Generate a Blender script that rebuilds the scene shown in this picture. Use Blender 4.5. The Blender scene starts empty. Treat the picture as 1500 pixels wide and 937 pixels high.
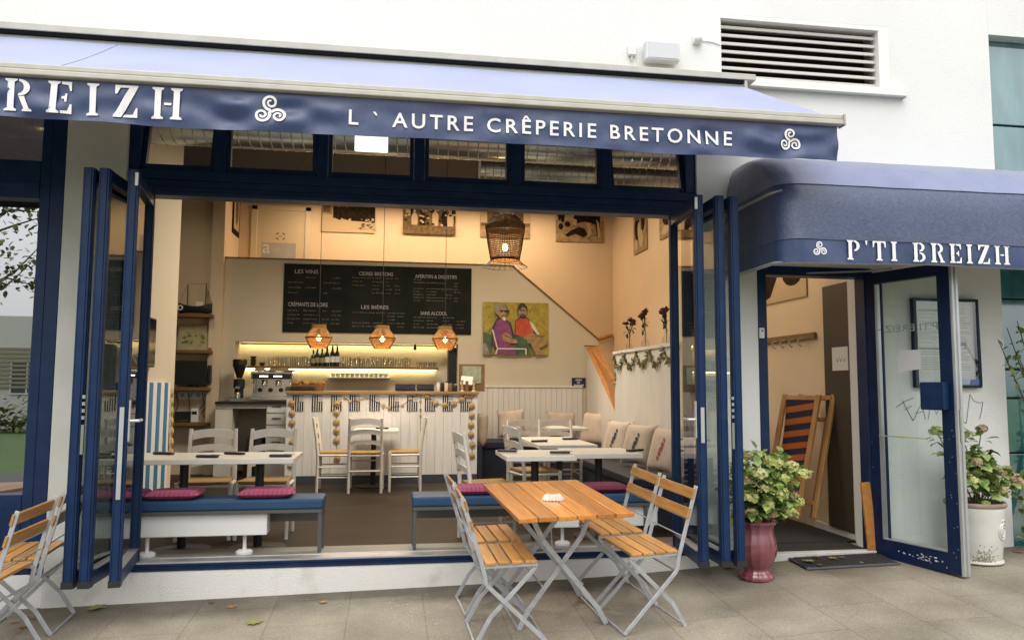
import bpy, bmesh, math, random
from mathutils import Vector, Matrix
random.seed(7)
SC = bpy.context.scene
COL = SC.collection
R = math.radians
V3 = Vector

# ------------------------------------------------------------------ camera
CM = [[0.98801423, -0.00448947, -0.15429754],
      [0.01767353, 0.99629376, 0.08418065],
      [0.15334775, -0.08589866, 0.98443176]]
CAM = V3((0.0, -5.483, 1.38))
FPX = 1130.0
cd = bpy.data.cameras.new('camera')
cd.sensor_width = 36.0
cd.lens = FPX / 1500.0 * 36.0
cd.clip_end = 2000
co = bpy.data.objects.new('camera', cd)
COL.objects.link(co)
ax = [V3((r[0], r[2], -r[1])) for r in CM]
co.matrix_world = Matrix(((ax[0].x, -ax[1].x, -ax[2].x, CAM.x), (ax[0].y, -ax[1].y, -ax[2].y, CAM.y),
                          (ax[0].z, -ax[1].z, -ax[2].z, CAM.z), (0, 0, 0, 1)))
SC.camera = co

def ray(px, py):
    a, b = (px - 750.0) / FPX, (py - 468.5) / FPX
    return ax[0] * a + ax[1] * b + ax[2]
def AY(px, py, y):
    d = ray(px, py); return CAM + d * ((y - CAM.y) / d.y)
def AX(px, py, x):
    d = ray(px, py); return CAM + d * ((x - CAM.x) / d.x)
def AZ(px, py, z):
    d = ray(px, py); return CAM + d * ((z - CAM.z) / d.z)
SX, SY = 0.02, 0.05                     # the pavement falls towards the street
def gz(x, y):
    t = min(1.0, max(0.0, (x - 1.2) / 2.0)); return SX * x + SY * y + 0.055 * t * t * (3 - 2 * t)
def AP(px, py, h=0.0):
    z = h
    for _ in range(14):
        p = AZ(px, py, z); z = gz(p.x, p.y) + h
    return AZ(px, py, z)
FZ = 0.15                               # inside floor level

# ------------------------------------------------------------------ mesh builder
class MB:
    def __init__(s): s.v = []; s.f = []; s.m = []; s.T = None
    def _a(s, vs, fs, mi=0):
        o = len(s.v)
        if s.T is not None: vs = [s.T @ V3(v) for v in vs]
        s.v += [tuple(v) for v in vs]
        for f in fs: s.f.append(tuple(i + o for i in f)); s.m.append(mi)
    def box(s, x0, x1, y0, y1, z0, z1, mi=0):
        if x0 > x1: x0, x1 = x1, x0
        if y0 > y1: y0, y1 = y1, y0
        if z0 > z1: z0, z1 = z1, z0
        s._a([(x0, y0, z0), (x1, y0, z0), (x1, y1, z0), (x0, y1, z0), (x0, y0, z1), (x1, y0, z1), (x1, y1, z1), (x0, y1, z1)],
             [(0, 3, 2, 1), (4, 5, 6, 7), (0, 1, 5, 4), (1, 2, 6, 5), (2, 3, 7, 6), (3, 0, 4, 7)], mi)
        return s
    def bar(s, p, q, w, h, up=(0, 0, 1), mi=0):
        p, q, up = V3(p), V3(q), V3(up)
        d = (q - p).normalized()
        a = d.cross(up)
        if a.length < 1e-4: a = d.cross(V3((0, 1, 0)))
        a.normalize(); b = a.cross(d).normalized()
        a = a * w / 2; b = b * h / 2
        s._a([p - a - b, p + a - b, p + a + b, p - a + b, q - a - b, q + a - b, q + a + b, q - a + b],
             [(0, 1, 2, 3), (7, 6, 5, 4), (0, 4, 5, 1), (1, 5, 6, 2), (2, 6, 7, 3), (3, 7, 4, 0)], mi)
        return s
    def tube(s, pts, r, n=8, mi=0, closed=False):
        pts = [V3(p) for p in pts]; N = len(pts)
        rr = r if isinstance(r, (list, tuple)) else [r] * N
        vs = []; prev = None
        for i, p in enumerate(pts):
            if closed: d = pts[(i + 1) % N] - pts[i - 1]
            else: d = pts[min(i + 1, N - 1)] - pts[max(i - 1, 0)]
            if d.length < 1e-9: d = V3((0, 0, 1))
            d.normalize()
            u = prev - d * prev.dot(d) if prev is not None else d.cross(V3((0, 0, 1)))
            if u.length < 1e-3: u = d.cross(V3((0, 1, 0)))
            u.normalize(); w = d.cross(u); prev = u
            for k in range(n):
                t = 2 * math.pi * k / n
                vs.append(p + (u * math.cos(t) + w * math.sin(t)) * rr[i])
        fs = []
        M = N if closed else N - 1
        for i in range(M):
            for k in range(n):
                a = i * n + k; b = i * n + (k + 1) % n; j = ((i + 1) % N) * n
                fs.append((a, b, j + (k + 1) % n, j + k))
        if not closed:
            fs.append(tuple(range(n - 1, -1, -1))); fs.append(tuple((N - 1) * n + k for k in range(n)))
        s._a(vs, fs, mi); return s
    def lathe(s, prof, c=(0, 0, 0), n=24, mi=0, sx=1, sy=1, lobes=0, amp=0):
        vs = []; fs = []; m = len(prof)
        for k in range(n):
            t = 2 * math.pi * k / n
            q = 1 + amp * abs(math.sin(t * lobes / 2)) if lobes else 1
            for r, z in prof:
                vs.append((c[0] + r * q * math.cos(t) * sx, c[1] + r * q * math.sin(t) * sy, c[2] + z))
        for k in range(n):
            j = (k + 1) % n
            for i in range(m - 1):
                fs.append((k * m + i, j * m + i, j * m + i + 1, k * m + i + 1))
        if prof[0][0] > 1e-5: fs.append(tuple(k * m for k in range(n - 1, -1, -1)))
        if prof[-1][0] > 1e-5: fs.append(tuple(k * m + m - 1 for k in range(n)))
        s._a(vs, fs, mi); return s
    def prism(s, poly, ext, mi=0):
        poly = [V3(p) for p in poly]; ext = V3(ext); n = len(poly)
        s._a(poly + [p + ext for p in poly],
             [tuple(range(n - 1, -1, -1)), tuple(range(n, 2 * n))] + [(i, (i + 1) % n, n + (i + 1) % n, n + i) for i in range(n)], mi)
        return s
    def poly(s, pts, mi=0): s._a([V3(p) for p in pts], [tuple(range(len(pts)))], mi); return s
    def grid(s, fn, nu, nv, mi=0):
        vs = [fn(i / nu, j / nv) for i in range(nu + 1) for j in range(nv + 1)]
        fs = [(i * (nv + 1) + j, (i + 1) * (nv + 1) + j, (i + 1) * (nv + 1) + j + 1, i * (nv + 1) + j + 1) for i in range(nu) for j in range(nv)]
        s._a(vs, fs, mi); return s
    def ball(s, c, r, n=10, m=6, mi=0, sx=1, sy=1, sz=1):
        prof = [(r * math.sin(math.pi * i / m), -r * math.cos(math.pi * i / m)) for i in range(m + 1)]
        vs = []; fs = []
        for k in range(n):
            t = 2 * math.pi * k / n
            for a, z in prof: vs.append((c[0] + a * math.cos(t) * sx, c[1] + a * math.sin(t) * sy, c[2] + z * sz))
        M = m + 1
        for k in range(n):
            j = (k + 1) % n
            for i in range(m): fs.append((k * M + i, j * M + i, j * M + i + 1, k * M + i + 1))
        s._a(vs, fs, mi); return s
    def build(s, name, mats, parent=None, bevel=0, smooth=False, seg=1, local=False, ang=30):
        me = bpy.data.meshes.new(name)
        o = V3((0, 0, 0))
        if parent is not None and not local:
            p = parent
            while p is not None: o = o + p.location; p = p.parent
        me.from_pydata([(V3(v) - o)[:] for v in s.v], [], s.f)
        if not isinstance(mats, (list, tuple)): mats = [mats]
        for m in mats: me.materials.append(m)
        if len(mats) > 1: me.polygons.foreach_set('material_index', s.m)
        bm = bmesh.new(); bm.from_mesh(me)
        bmesh.ops.remove_doubles(bm, verts=bm.verts, dist=1e-6)
        if smooth or bevel: bmesh.ops.recalc_face_normals(bm, faces=bm.faces)
        if bevel:
            ed = [e for e in bm.edges if len(e.link_faces) == 2 and e.calc_face_angle(0) > R(ang)]
            bmesh.ops.bevel(bm, geom=ed, offset=bevel, segments=seg, affect='EDGES', profile=0.5, clamp_overlap=True)
        for f in bm.faces: f.smooth = bool(smooth)
        if smooth:
            for e in bm.edges:
                if len(e.link_faces) == 2 and e.calc_face_angle(0) > R(50): e.smooth = False
        bm.to_mesh(me); bm.free()
        ob = bpy.data.objects.new(name, me); COL.objects.link(ob)
        if parent is not None: ob.parent = parent
        return ob

def tag(o, label=None, cat=None, group=None, kind=None):
    if label: o['label'] = label
    if cat: o['category'] = cat
    if group: o['group'] = group
    if kind: o['kind'] = kind
    return o
def thing(name, label, cat, loc=(0, 0, 0), group=None, rot=None):
    o = bpy.data.objects.new(name, None); COL.objects.link(o)
    o.empty_display_size = 0.1; o.location = loc
    if rot: o.rotation_euler = rot
    return tag(o, label, cat, group)
KIDS = {}
def tree_copy(o, parent=None):
    c = o.copy(); COL.objects.link(c)
    if parent is not None: c.parent = parent
    for ch in [x for x in ALLKIDS(o)]: tree_copy(ch, c)
    return c
def ALLKIDS(o): return list(o.children)
def again(o, loc, rot=None, label=None, group=None):
    c = tree_copy(o); c.location = loc
    if rot is not None: c.rotation_euler = rot
    if label: c['label'] = label
    if group: c['group'] = group
    return c

# ------------------------------------------------------------------ lettering
_TX = {}
def glyphs(body, bold=0.0, spacing=1.0):
    k = (body, bold, spacing)
    if k in _TX: return _TX[k]
    cu = bpy.data.curves.new('t', 'FONT'); cu.body = body; cu.size = 1.0; cu.offset = bold; cu.space_character = spacing
    cu.resolution_u = 3
    ob = bpy.data.objects.new('t', cu); COL.objects.link(ob)
    dg = bpy.context.evaluated_depsgraph_get(); dg.update()
    me = bpy.data.meshes.new_from_object(ob.evaluated_get(dg))
    vs = [v.co.copy() for v in me.vertices]; fs = [tuple(p.vertices) for p in me.polygons]
    bpy.data.objects.remove(ob); bpy.data.curves.remove(cu); bpy.data.meshes.remove(me)
    _TX[k] = (vs, fs); return vs, fs
def text(mb, body, fn, h, w=None, bold=0.0, spacing=1.0, mi=0, center=False):
    """fn(u,v) -> world point; h = cap height, w = wanted width"""
    vs, fs = glyphs(body, bold, spacing)
    x0 = min(v.x for v in vs); x1 = max(v.x for v in vs)
    capv, _ = glyphs('H', bold); cap = max(v.y for v in capv)
    sy = h / cap; sx = (w / (x1 - x0)) if w else sy
    off = -(x1 + x0) / 2 if center else -x0
    mb._a([fn((v.x + off) * sx, v.y * sy) for v in vs], fs, mi)

def plane_fn(o, u, v, off=0.0):
    o, u, v = V3(o), V3(u).normalized(), V3(v).normalized(); n = u.cross(v)
    return lambda a, b, d=0.0: o + u * a + v * b + n * (off + d)
def ell(cx, cy, rx, ry, n=14, rot=0):
    c, s_ = math.cos(rot), math.sin(rot); out = []
    for k in range(n):
        t = 2 * math.pi * k / n; x, y = rx * math.cos(t), ry * math.sin(t)
        out.append((cx + x * c - y * s_, cy + x * s_ + y * c))
    return out

# ------------------------------------------------------------------ materials
MATS = {}
def mat(name, col, rough=0.5, metal=0.0, col2=None, nscale=6.0, bump=0.0, bscale=None, spec=0.5, emit=None, estr=0.0,
        coat=0.0, sheen=0.0, detail=6.0, stretch=None, lo=0.35, hi=0.65, trans=0.0, cells=None, bdist=0.02):
    if name in MATS: return MATS[name]
    m = bpy.data.materials.new(name); m.use_nodes = True
    nt = m.node_tree; b = nt.nodes['Principled BSDF']
    b.inputs['Roughness'].default_value = rough; b.inputs['Metallic'].default_value = metal
    b.inputs['Specular IOR Level'].default_value = spec
    b.inputs['Coat Weight'].default_value = coat; b.inputs['Coat Roughness'].default_value = 0.15
    b.inputs['Sheen Weight'].default_value = sheen; b.inputs['Sheen Roughness'].default_value = 0.35
    b.inputs['Base Color'].default_value = (*col, 1)
    if trans: b.inputs['Transmission Weight'].default_value = trans
    tc = nt.nodes.new('ShaderNodeTexCoord'); mp = nt.nodes.new('ShaderNodeMapping')
    nt.links.new(tc.outputs['Object'], mp.inputs['Vector'])
    if stretch: mp.inputs['Scale'].default_value = stretch
    if col2 is not None:
        nz = nt.nodes.new('ShaderNodeTexNoise'); nz.inputs['Scale'].default_value = nscale; nz.inputs['Detail'].default_value = detail
        nt.links.new(mp.outputs[0], nz.inputs['Vector'])
        rp = nt.nodes.new('ShaderNodeValToRGB'); rp.color_ramp.elements[0].position = lo; rp.color_ramp.elements[1].position = hi
        rp.color_ramp.elements[0].color = (*col, 1); rp.color_ramp.elements[1].color = (*col2, 1)
        nt.links.new(nz.outputs['Fac'], rp.inputs['Fac']); nt.links.new(rp.outputs['Color'], b.inputs['Base Color'])
    if bump:
        n2 = nt.nodes.new('ShaderNodeTexNoise'); n2.inputs['Scale'].default_value = bscale or nscale; n2.inputs['Detail'].default_value = 5
        nt.links.new(mp.outputs[0], n2.inputs['Vector'])
        bp = nt.nodes.new('ShaderNodeBump'); bp.inputs['Strength'].default_value = bump; bp.inputs['Distance'].default_value = bdist
        nt.links.new(n2.outputs['Fac'], bp.inputs['Height']); nt.links.new(bp.outputs['Normal'], b.inputs['Normal'])
    if emit:
        b.inputs['Emission Color'].default_value = (*emit, 1); b.inputs['Emission Strength'].default_value = estr
    if cells:
        se = nt.nodes.new('ShaderNodeSeparateXYZ'); nt.links.new(tc.outputs['Object'], se.inputs[0])
        m1 = nt.nodes.new('ShaderNodeMath'); m1.operation = 'MULTIPLY_ADD'; m1.inputs[1].default_value = cells[0]; m1.inputs[2].default_value = cells[1]
        m2 = nt.nodes.new('ShaderNodeMath'); m2.operation = 'FLOOR'; wn = nt.nodes.new('ShaderNodeTexWhiteNoise'); wn.noise_dimensions = '1D'
        nt.links.new(se.outputs['X'], m1.inputs[0]); nt.links.new(m1.outputs[0], m2.inputs[0]); nt.links.new(m2.outputs[0], wn.inputs['W'])
        mr = nt.nodes.new('ShaderNodeMapRange'); mr.inputs['To Min'].default_value = 0.72; mr.inputs['To Max'].default_value = 1.22; nt.links.new(wn.outputs['Value'], mr.inputs['Value'])
        mm = nt.nodes.new('ShaderNodeMix'); mm.data_type = 'RGBA'; mm.blend_type = 'MULTIPLY'; mm.inputs[0].default_value = 1
        nt.links.new(b.inputs['Base Color'].links[0].from_socket, mm.inputs[6]); nt.links.new(mr.outputs[0], mm.inputs[7]); nt.links.new(mm.outputs[2], b.inputs['Base Color'])
    MATS[name] = m; return m
def glassmat(name, tint=(1, 1, 1), base=0.07, rough=0.0):
    m = bpy.data.materials.new(name); m.use_nodes = True; nt = m.node_tree; nt.nodes.clear()
    out = nt.nodes.new('ShaderNodeOutputMaterial'); mx = nt.nodes.new('ShaderNodeMixShader')
    tr = nt.nodes.new('ShaderNodeBsdfTransparent'); gl = nt.nodes.new('ShaderNodeBsdfGlossy')
    tr.inputs[0].default_value = (*tint, 1); gl.inputs['Roughness'].default_value = rough
    lw = nt.nodes.new('ShaderNodeLayerWeight'); lw.inputs['Blend'].default_value = 0.5
    pw = nt.nodes.new('ShaderNodeMath'); pw.operation = 'POWER'; pw.inputs[1].default_value = 2.7
    ma = nt.nodes.new('ShaderNodeMath'); ma.operation = 'MULTIPLY_ADD'; ma.inputs[1].default_value = 0.85; ma.inputs[2].default_value = base
    ma.use_clamp = True
    nt.links.new(lw.outputs['Facing'], pw.inputs[0]); nt.links.new(pw.outputs[0], ma.inputs[0]); nt.links.new(ma.outputs[0], mx.inputs[0])
    nt.links.new(tr.outputs[0], mx.inputs[1]); nt.links.new(gl.outputs[0], mx.inputs[2]); nt.links.new(mx.outputs[0], out.inputs[0])
    MATS[name] = m; return m
def leafmat(name, col, col2, scale=9.0):
    m = mat(name, col, 0.45, 0, col2, scale, detail=2, lo=0.4, hi=0.6)
    nt = m.node_tree; b = nt.nodes['Principled BSDF']
    b.inputs['Subsurface Weight'].default_value = 0.0
    return m

M_render = mat('white_render', (0.80, 0.79, 0.77), 0.85, 0, (0.74, 0.73, 0.705), 0.7, bump=0.25, bscale=90)
M_plinth = mat('plinth_render', (0.74, 0.72, 0.68), 0.9, 0, (0.50, 0.47, 0.42), 5, bump=0.3, bscale=80, lo=0.55, hi=0.9)
M_blue = mat('blue_metal', (0.0030, 0.0185, 0.066), 0.42, 0, (0.008, 0.029, 0.086), 9, bump=0.03, bscale=30, spec=0.3, lo=0.45, hi=0.8)
M_bluedk = mat('blue_door_metal', (0.003, 0.013, 0.048), 0.42, 0, (0.007, 0.020, 0.062), 9, spec=0.3, lo=0.45, hi=0.8)
M_chip = mat('chipped_paint', (0.55, 0.56, 0.57), 0.6)
M_black = mat('black_plastic', (0.012, 0.012, 0.013), 0.5)
M_alu = mat('aluminium', (0.62, 0.62, 0.62), 0.38, 0.75, (0.52, 0.52, 0.52), 4)
M_cream_alu = mat('cream_aluminium', (0.50, 0.48, 0.42), 0.5, 0.1, (0.44, 0.42, 0.36), 8)
M_galv = mat('galvanised_steel', (0.46, 0.47, 0.48), 0.5, 0.35, (0.36, 0.37, 0.38), 25)
M_glass = glassmat('window_glass', (0.90, 0.95, 0.93), 0.09)
M_shopglass = glassmat('shop_window_glass', (0.5, 0.55, 0.55), 0.55)
M_glassdark = glassmat('folded_door_glass', (0.34, 0.39, 0.38), 0.06)
M_glassd = glassmat('door_glass', (0.86, 0.93, 0.90), 0.06)
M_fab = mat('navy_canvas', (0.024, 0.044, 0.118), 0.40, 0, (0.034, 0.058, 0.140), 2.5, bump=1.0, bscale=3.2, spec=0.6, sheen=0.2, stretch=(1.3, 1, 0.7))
M_fabtop = mat('skylit_awning_canvas', (0.285, 0.318, 0.475), 0.5, 0, (0.325, 0.358, 0.52), 1.2, bump=0.06, bscale=10, spec=0.9)  # same cloth as the valance; bright sky light put into its colour
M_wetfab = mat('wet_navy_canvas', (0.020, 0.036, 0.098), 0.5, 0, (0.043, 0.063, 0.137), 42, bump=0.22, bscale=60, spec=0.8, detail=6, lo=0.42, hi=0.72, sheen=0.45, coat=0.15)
M_letter = mat('white_lettering', (0.82, 0.80, 0.80), 0.6)
M_white = mat('white_paint', (0.78, 0.77, 0.74), 0.45)
M_whiteplast = mat('white_plastic', (0.75, 0.75, 0.73), 0.4)
M_dark = mat('dark_void', (0.02, 0.02, 0.018), 0.8)
M_woodT = mat('oiled_orange_wood', (0.58, 0.225, 0.036), 0.30, 0, (0.42, 0.145, 0.02), 5, bump=0.08, bscale=25, stretch=(9, 0.7, 9), coat=0.35, cells=(9.02, 3.0))
M_woodC = mat('light_slat_wood', (0.54, 0.26, 0.065), 0.42, 0, (0.40, 0.17, 0.035), 6, bump=0.08, bscale=30, stretch=(0.8, 10, 10), coat=0.1)
M_pine = mat('pine_wood', (0.50, 0.27, 0.09), 0.5, 0, (0.40, 0.19, 0.055), 4, stretch=(6, 6, 0.6))
M_burg = mat('burgundy_glaze', (0.175, 0.040, 0.056), 0.22, 0, (0.245, 0.075, 0.092), 7, coat=0.7)
M_cer = mat('white_glazed_clay', (0.66, 0.65, 0.61), 0.45, 0, (0.54, 0.52, 0.46), 3, bump=0.1, bscale=20, coat=0.2)
M_clay = mat('bare_clay', (0.25, 0.175, 0.125), 0.85, 0, (0.36, 0.28, 0.21), 12)
M_moss = mat('moss_stain', (0.20, 0.19, 0.11), 0.9, 0, (0.38, 0.36, 0.29), 20)
M_soil = mat('soil', (0.03, 0.022, 0.015), 0.95)
M_leaf = leafmat('hydrangea_leaf', (0.10, 0.19, 0.036), (0.31, 0.38, 0.11))
M_flow = leafmat('lime_flower', (0.42, 0.48, 0.11), (0.62, 0.61, 0.27), 16)
M_flow2 = leafmat('faded_flower', (0.42, 0.27, 0.18), (0.40, 0.38, 0.15), 18)
M_stem = mat('plant_stem', (0.12, 0.10, 0.035), 0.7)
M_bark = mat('bark', (0.09, 0.07, 0.05), 0.9, 0, (0.05, 0.04, 0.03), 8, bump=0.5, bscale=15)
# interior
M_cream = mat('cream_wall', (0.72, 0.58, 0.41), 0.8, 0, (0.69, 0.55, 0.385), 1.5)
M_greige = mat('greige_wall', (0.60, 0.53, 0.40), 0.8, 0, (0.575, 0.505, 0.375), 1.5)
M_wains = mat('white_panelling', (0.73, 0.695, 0.63), 0.55, 0, (0.68, 0.64, 0.575), 3, stretch=(3, 3, 0.4))
M_barw = mat('white_bar_boards', (0.80, 0.795, 0.77), 0.5, 0, (0.73, 0.72, 0.69), 4, stretch=(5, 5, 0.5))
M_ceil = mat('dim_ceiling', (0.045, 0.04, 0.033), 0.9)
M_floor = mat('dark_wood_floor', (0.020, 0.0135, 0.008), 0.5, 0, (0.034, 0.023, 0.0135), 3, spec=0.16, bump=0.05, stretch=(0.6, 7, 1))
M_skirt = mat('slate_skirting', (0.045, 0.055, 0.07), 0.5)
M_chair = mat('ivory_chair_paint', (0.80, 0.765, 0.69), 0.5, 0, (0.74, 0.69, 0.60), 8)
M_straw = mat('woven_straw', (0.40, 0.25, 0.09), 0.8, 0, (0.27, 0.155, 0.05), 30, bump=0.5, bscale=60, stretch=(0.6, 4, 1))
M_table = mat('white_table_top', (0.74, 0.71, 0.64), 0.35, 0, (0.70, 0.66, 0.58), 3)
M_iron = mat('black_iron', (0.015, 0.015, 0.017), 0.5)
M_seatb = mat('blue_bench_leather', (0.010, 0.048, 0.118), 0.55, 0, (0.014, 0.058, 0.138), 5, bump=0.1, bscale=20)
M_benchfr = mat('bench_grey_steel', (0.10, 0.10, 0.095), 0.5, 0.3)
M_navyseat = mat('dark_navy_bench', (0.014, 0.018, 0.036), 0.6)
M_pillow = mat('linen_pillow', (0.60, 0.49, 0.385), 0.9, 0, (0.52, 0.41, 0.31), 9, bump=0.3, bscale=6)
M_pilbk = mat('pillow_print', (0.07, 0.06, 0.06), 0.9)
M_pilred = mat('pillow_red_print', (0.36, 0.09, 0.07), 0.9)
M_cutl = mat('cutlery_roll', (0.025, 0.02, 0.03), 0.6)
M_wick = mat('wicker', (0.27, 0.135, 0.032), 0.8, 0, (0.17, 0.08, 0.018), 20)
M_wickd = mat('dark_wicker', (0.20, 0.105, 0.036), 0.8, 0, (0.12, 0.06, 0.02), 25)
M_cord = mat('lamp_cord', (0.02, 0.018, 0.015), 0.7)
M_bulb = mat('lit_bulb', (1, 0.8, 0.5), 0.4, emit=(1.0, 0.66, 0.28), estr=14)
M_led = mat('led_strip', (1, 0.9, 0.7), 0.4, emit=(1.0, 0.80, 0.42), estr=9)
M_board = mat('chalkboard', (0.010, 0.013, 0.011), 0.8, 0, (0.018, 0.021, 0.018), 3, spec=0.12)
M_chalk = mat('chalk', (0.42, 0.40, 0.36), 0.9)
M_chalkdim = mat('faint_chalk', (0.17, 0.16, 0.14), 0.9)
M_shelf = mat('brown_shelf_wood', (0.22, 0.13, 0.05), 0.5, 0, (0.16, 0.09, 0.035), 4, stretch=(0.7, 8, 8))
M_bartop = mat('bar_top_wood', (0.36, 0.24, 0.12), 0.45, 0, (0.28, 0.18, 0.085), 4, stretch=(0.7, 8, 8))
M_stairwood = mat('stair_orange_wood', (0.46, 0.20, 0.045), 0.4, 0, (0.36, 0.14, 0.03), 4, stretch=(4, 0.6, 4))
M_chrome = mat('chrome', (0.75, 0.74, 0.72), 0.18, 1.0)
M_steel = mat('spiral_duct_steel', (0.46, 0.47, 0.46), 0.22, 0.95, (0.34, 0.35, 0.34), 5)
M_shell = mat('scallop_shell', (0.52, 0.37, 0.17), 0.6, 0, (0.36, 0.23, 0.08), 25, bump=0.3, bscale=40)
M_garl = mat('dry_leaf_garland', (0.34, 0.30, 0.14), 0.8, 0, (0.22, 0.19, 0.08), 10)
M_bottle = mat('dark_bottle_glass', (0.015, 0.025, 0.012), 0.12, 0, coat=0.5)
M_drink = glassmat('drinking_glass', (0.97, 0.97, 0.94), 0.16)
M_brownp = mat('brown_panel', (0.048, 0.038, 0.024), 0.55)
M_mat = mat('rubber_mat', (0.022, 0.022, 0.021), 0.85, 0, (0.05, 0.048, 0.042), 30, bump=0.6, bscale=80)
M_coir = mat('dark_entry_mat', (0.018, 0.018, 0.016), 0.95, bump=0.5, bscale=150)
M_paper = mat('paper', (0.72, 0.71, 0.67), 0.7)
M_ink = mat('print_ink', (0.16, 0.16, 0.17), 0.7)
M_sepia = mat('sepia_print', (0.42, 0.31, 0.18), 0.8, 0, (0.25, 0.175, 0.09), 14, detail=8, spec=0.1)
M_sepd = mat('sepia_dark', (0.014, 0.010, 0.006), 0.8, 0, (0.035, 0.024, 0.014), 22, spec=0.08)
M_sepm = mat('sepia_mid', (0.11, 0.075, 0.04), 0.8, 0, (0.2, 0.14, 0.075), 18, spec=0.08)
M_sepl = mat('sepia_light', (0.52, 0.41, 0.26), 0.8, spec=0.1)
M_navysign = mat('navy_sign', (0.012, 0.018, 0.05), 0.4)
# ------------------------------------------------------------------ ground, road, world
def pavemat():
    m = mat('concrete_slabs', (0.165, 0.147, 0.112), 0.58, 0, (0.275, 0.250, 0.203), 1.5, bump=0.25, bscale=60)
    nt = m.node_tree; b = nt.nodes['Principled BSDF']
    tc = nt.nodes.new('ShaderNodeTexCoord'); mp = nt.nodes.new('ShaderNodeMapping')
    mp.inputs['Rotation'].default_value = (0, 0, R(90)); mp.inputs['Location'].default_value = (0.1, 0.24, 0)
    br = nt.nodes.new('ShaderNodeTexBrick'); br.offset = 0.5
    br.inputs['Scale'].default_value = 1.0; br.inputs['Brick Width'].default_value = 0.72; br.inputs['Row Height'].default_value = 0.47
    br.inputs['Mortar Size'].default_value = 0.0035; br.inputs['Mortar Smooth'].default_value = 0.3
    br.inputs['Color1'].default_value = (0.94, 0.94, 0.94, 1); br.inputs['Color2'].default_value = (1.08, 1.07, 1.05, 1); br.inputs['Mortar'].default_value = (0.62, 0.6, 0.55, 1)
    nt.links.new(tc.outputs['Object'], mp.inputs[0]); nt.links.new(mp.outputs[0], br.inputs['Vector'])
    # blotches and grit
    n1 = nt.nodes.new('ShaderNodeTexNoise'); n1.inputs['Scale'].default_value = 110; n1.inputs['Detail'].default_value = 3
    r1 = nt.nodes.new('ShaderNodeValToRGB'); r1.color_ramp.elements[0].position = 0.3; r1.color_ramp.elements[1].position = 0.75
    r1.color_ramp.elements[0].color = (0.66, 0.66, 0.66, 1); r1.color_ramp.elements[1].color = (1.2, 1.2, 1.2, 1)
    nt.links.new(tc.outputs['Object'], n1.inputs['Vector']); nt.links.new(n1.outputs['Fac'], r1.inputs['Fac'])
    src = b.inputs['Base Color'].links[0].from_socket
    def mul(a, c):
        x = nt.nodes.new('ShaderNodeMix'); x.data_type = 'RGBA'; x.blend_type = 'MULTIPLY'; x.inputs[0].default_value = 1
        nt.links.new(a, x.inputs[6]); nt.links.new(c, x.inputs[7]); return x.outputs[2]
    o = mul(mul(src, br.outputs['Color']), r1.outputs['Color'])
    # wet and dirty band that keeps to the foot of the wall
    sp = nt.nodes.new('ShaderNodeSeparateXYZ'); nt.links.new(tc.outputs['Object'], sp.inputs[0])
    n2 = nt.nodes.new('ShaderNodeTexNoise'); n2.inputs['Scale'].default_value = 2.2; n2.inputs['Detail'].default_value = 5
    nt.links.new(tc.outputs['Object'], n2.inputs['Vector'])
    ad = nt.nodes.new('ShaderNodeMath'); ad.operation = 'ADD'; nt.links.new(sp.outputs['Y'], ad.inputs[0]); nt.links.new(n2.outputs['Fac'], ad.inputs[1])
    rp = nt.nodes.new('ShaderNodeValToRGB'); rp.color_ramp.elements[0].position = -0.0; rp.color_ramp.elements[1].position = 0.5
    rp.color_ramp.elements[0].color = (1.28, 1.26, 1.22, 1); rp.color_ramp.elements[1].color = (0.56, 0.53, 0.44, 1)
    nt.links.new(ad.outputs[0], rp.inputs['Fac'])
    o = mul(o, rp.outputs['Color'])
    nt.links.new(o, b.inputs['Base Color'])
    return m
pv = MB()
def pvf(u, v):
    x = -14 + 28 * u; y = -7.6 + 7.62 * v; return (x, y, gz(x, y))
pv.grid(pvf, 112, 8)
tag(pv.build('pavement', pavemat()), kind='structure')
M_asph = mat('asphalt', (0.05, 0.05, 0.052), 0.8, 0, (0.07, 0.07, 0.072), 20)
M_grass = mat('lawn', (0.05, 0.10, 0.02), 0.9, 0, (0.08, 0.14, 0.035), 6)
kb = MB(); kb.prism([(-14, -7.6, gz(-14, -7.6) - .3), (14, -7.6, gz(14, -7.6) - .3), (14, -7.6, gz(14, -7.6) + .002), (-14, -7.6, gz(-14, -7.6) + .002)], (0, -.14, 0))
tag(kb.build('kerb', mat('kerb_stone', (0.3, 0.29, 0.27), 0.8)), kind='structure')
rd = MB(); rd.grid(lambda u, v: (-60 + 120 * u, -7.74 - 6.3 * v, -0.66), 4, 2)
tag(rd.build('road', M_asph), kind='structure')
gr = MB(); gr.poly([(-300, -300, -.72), (300, -300, -.72), (300, 200, -.72), (-300, 200, -.72)])
tag(gr.build('ground', M_grass), kind='structure')

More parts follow.
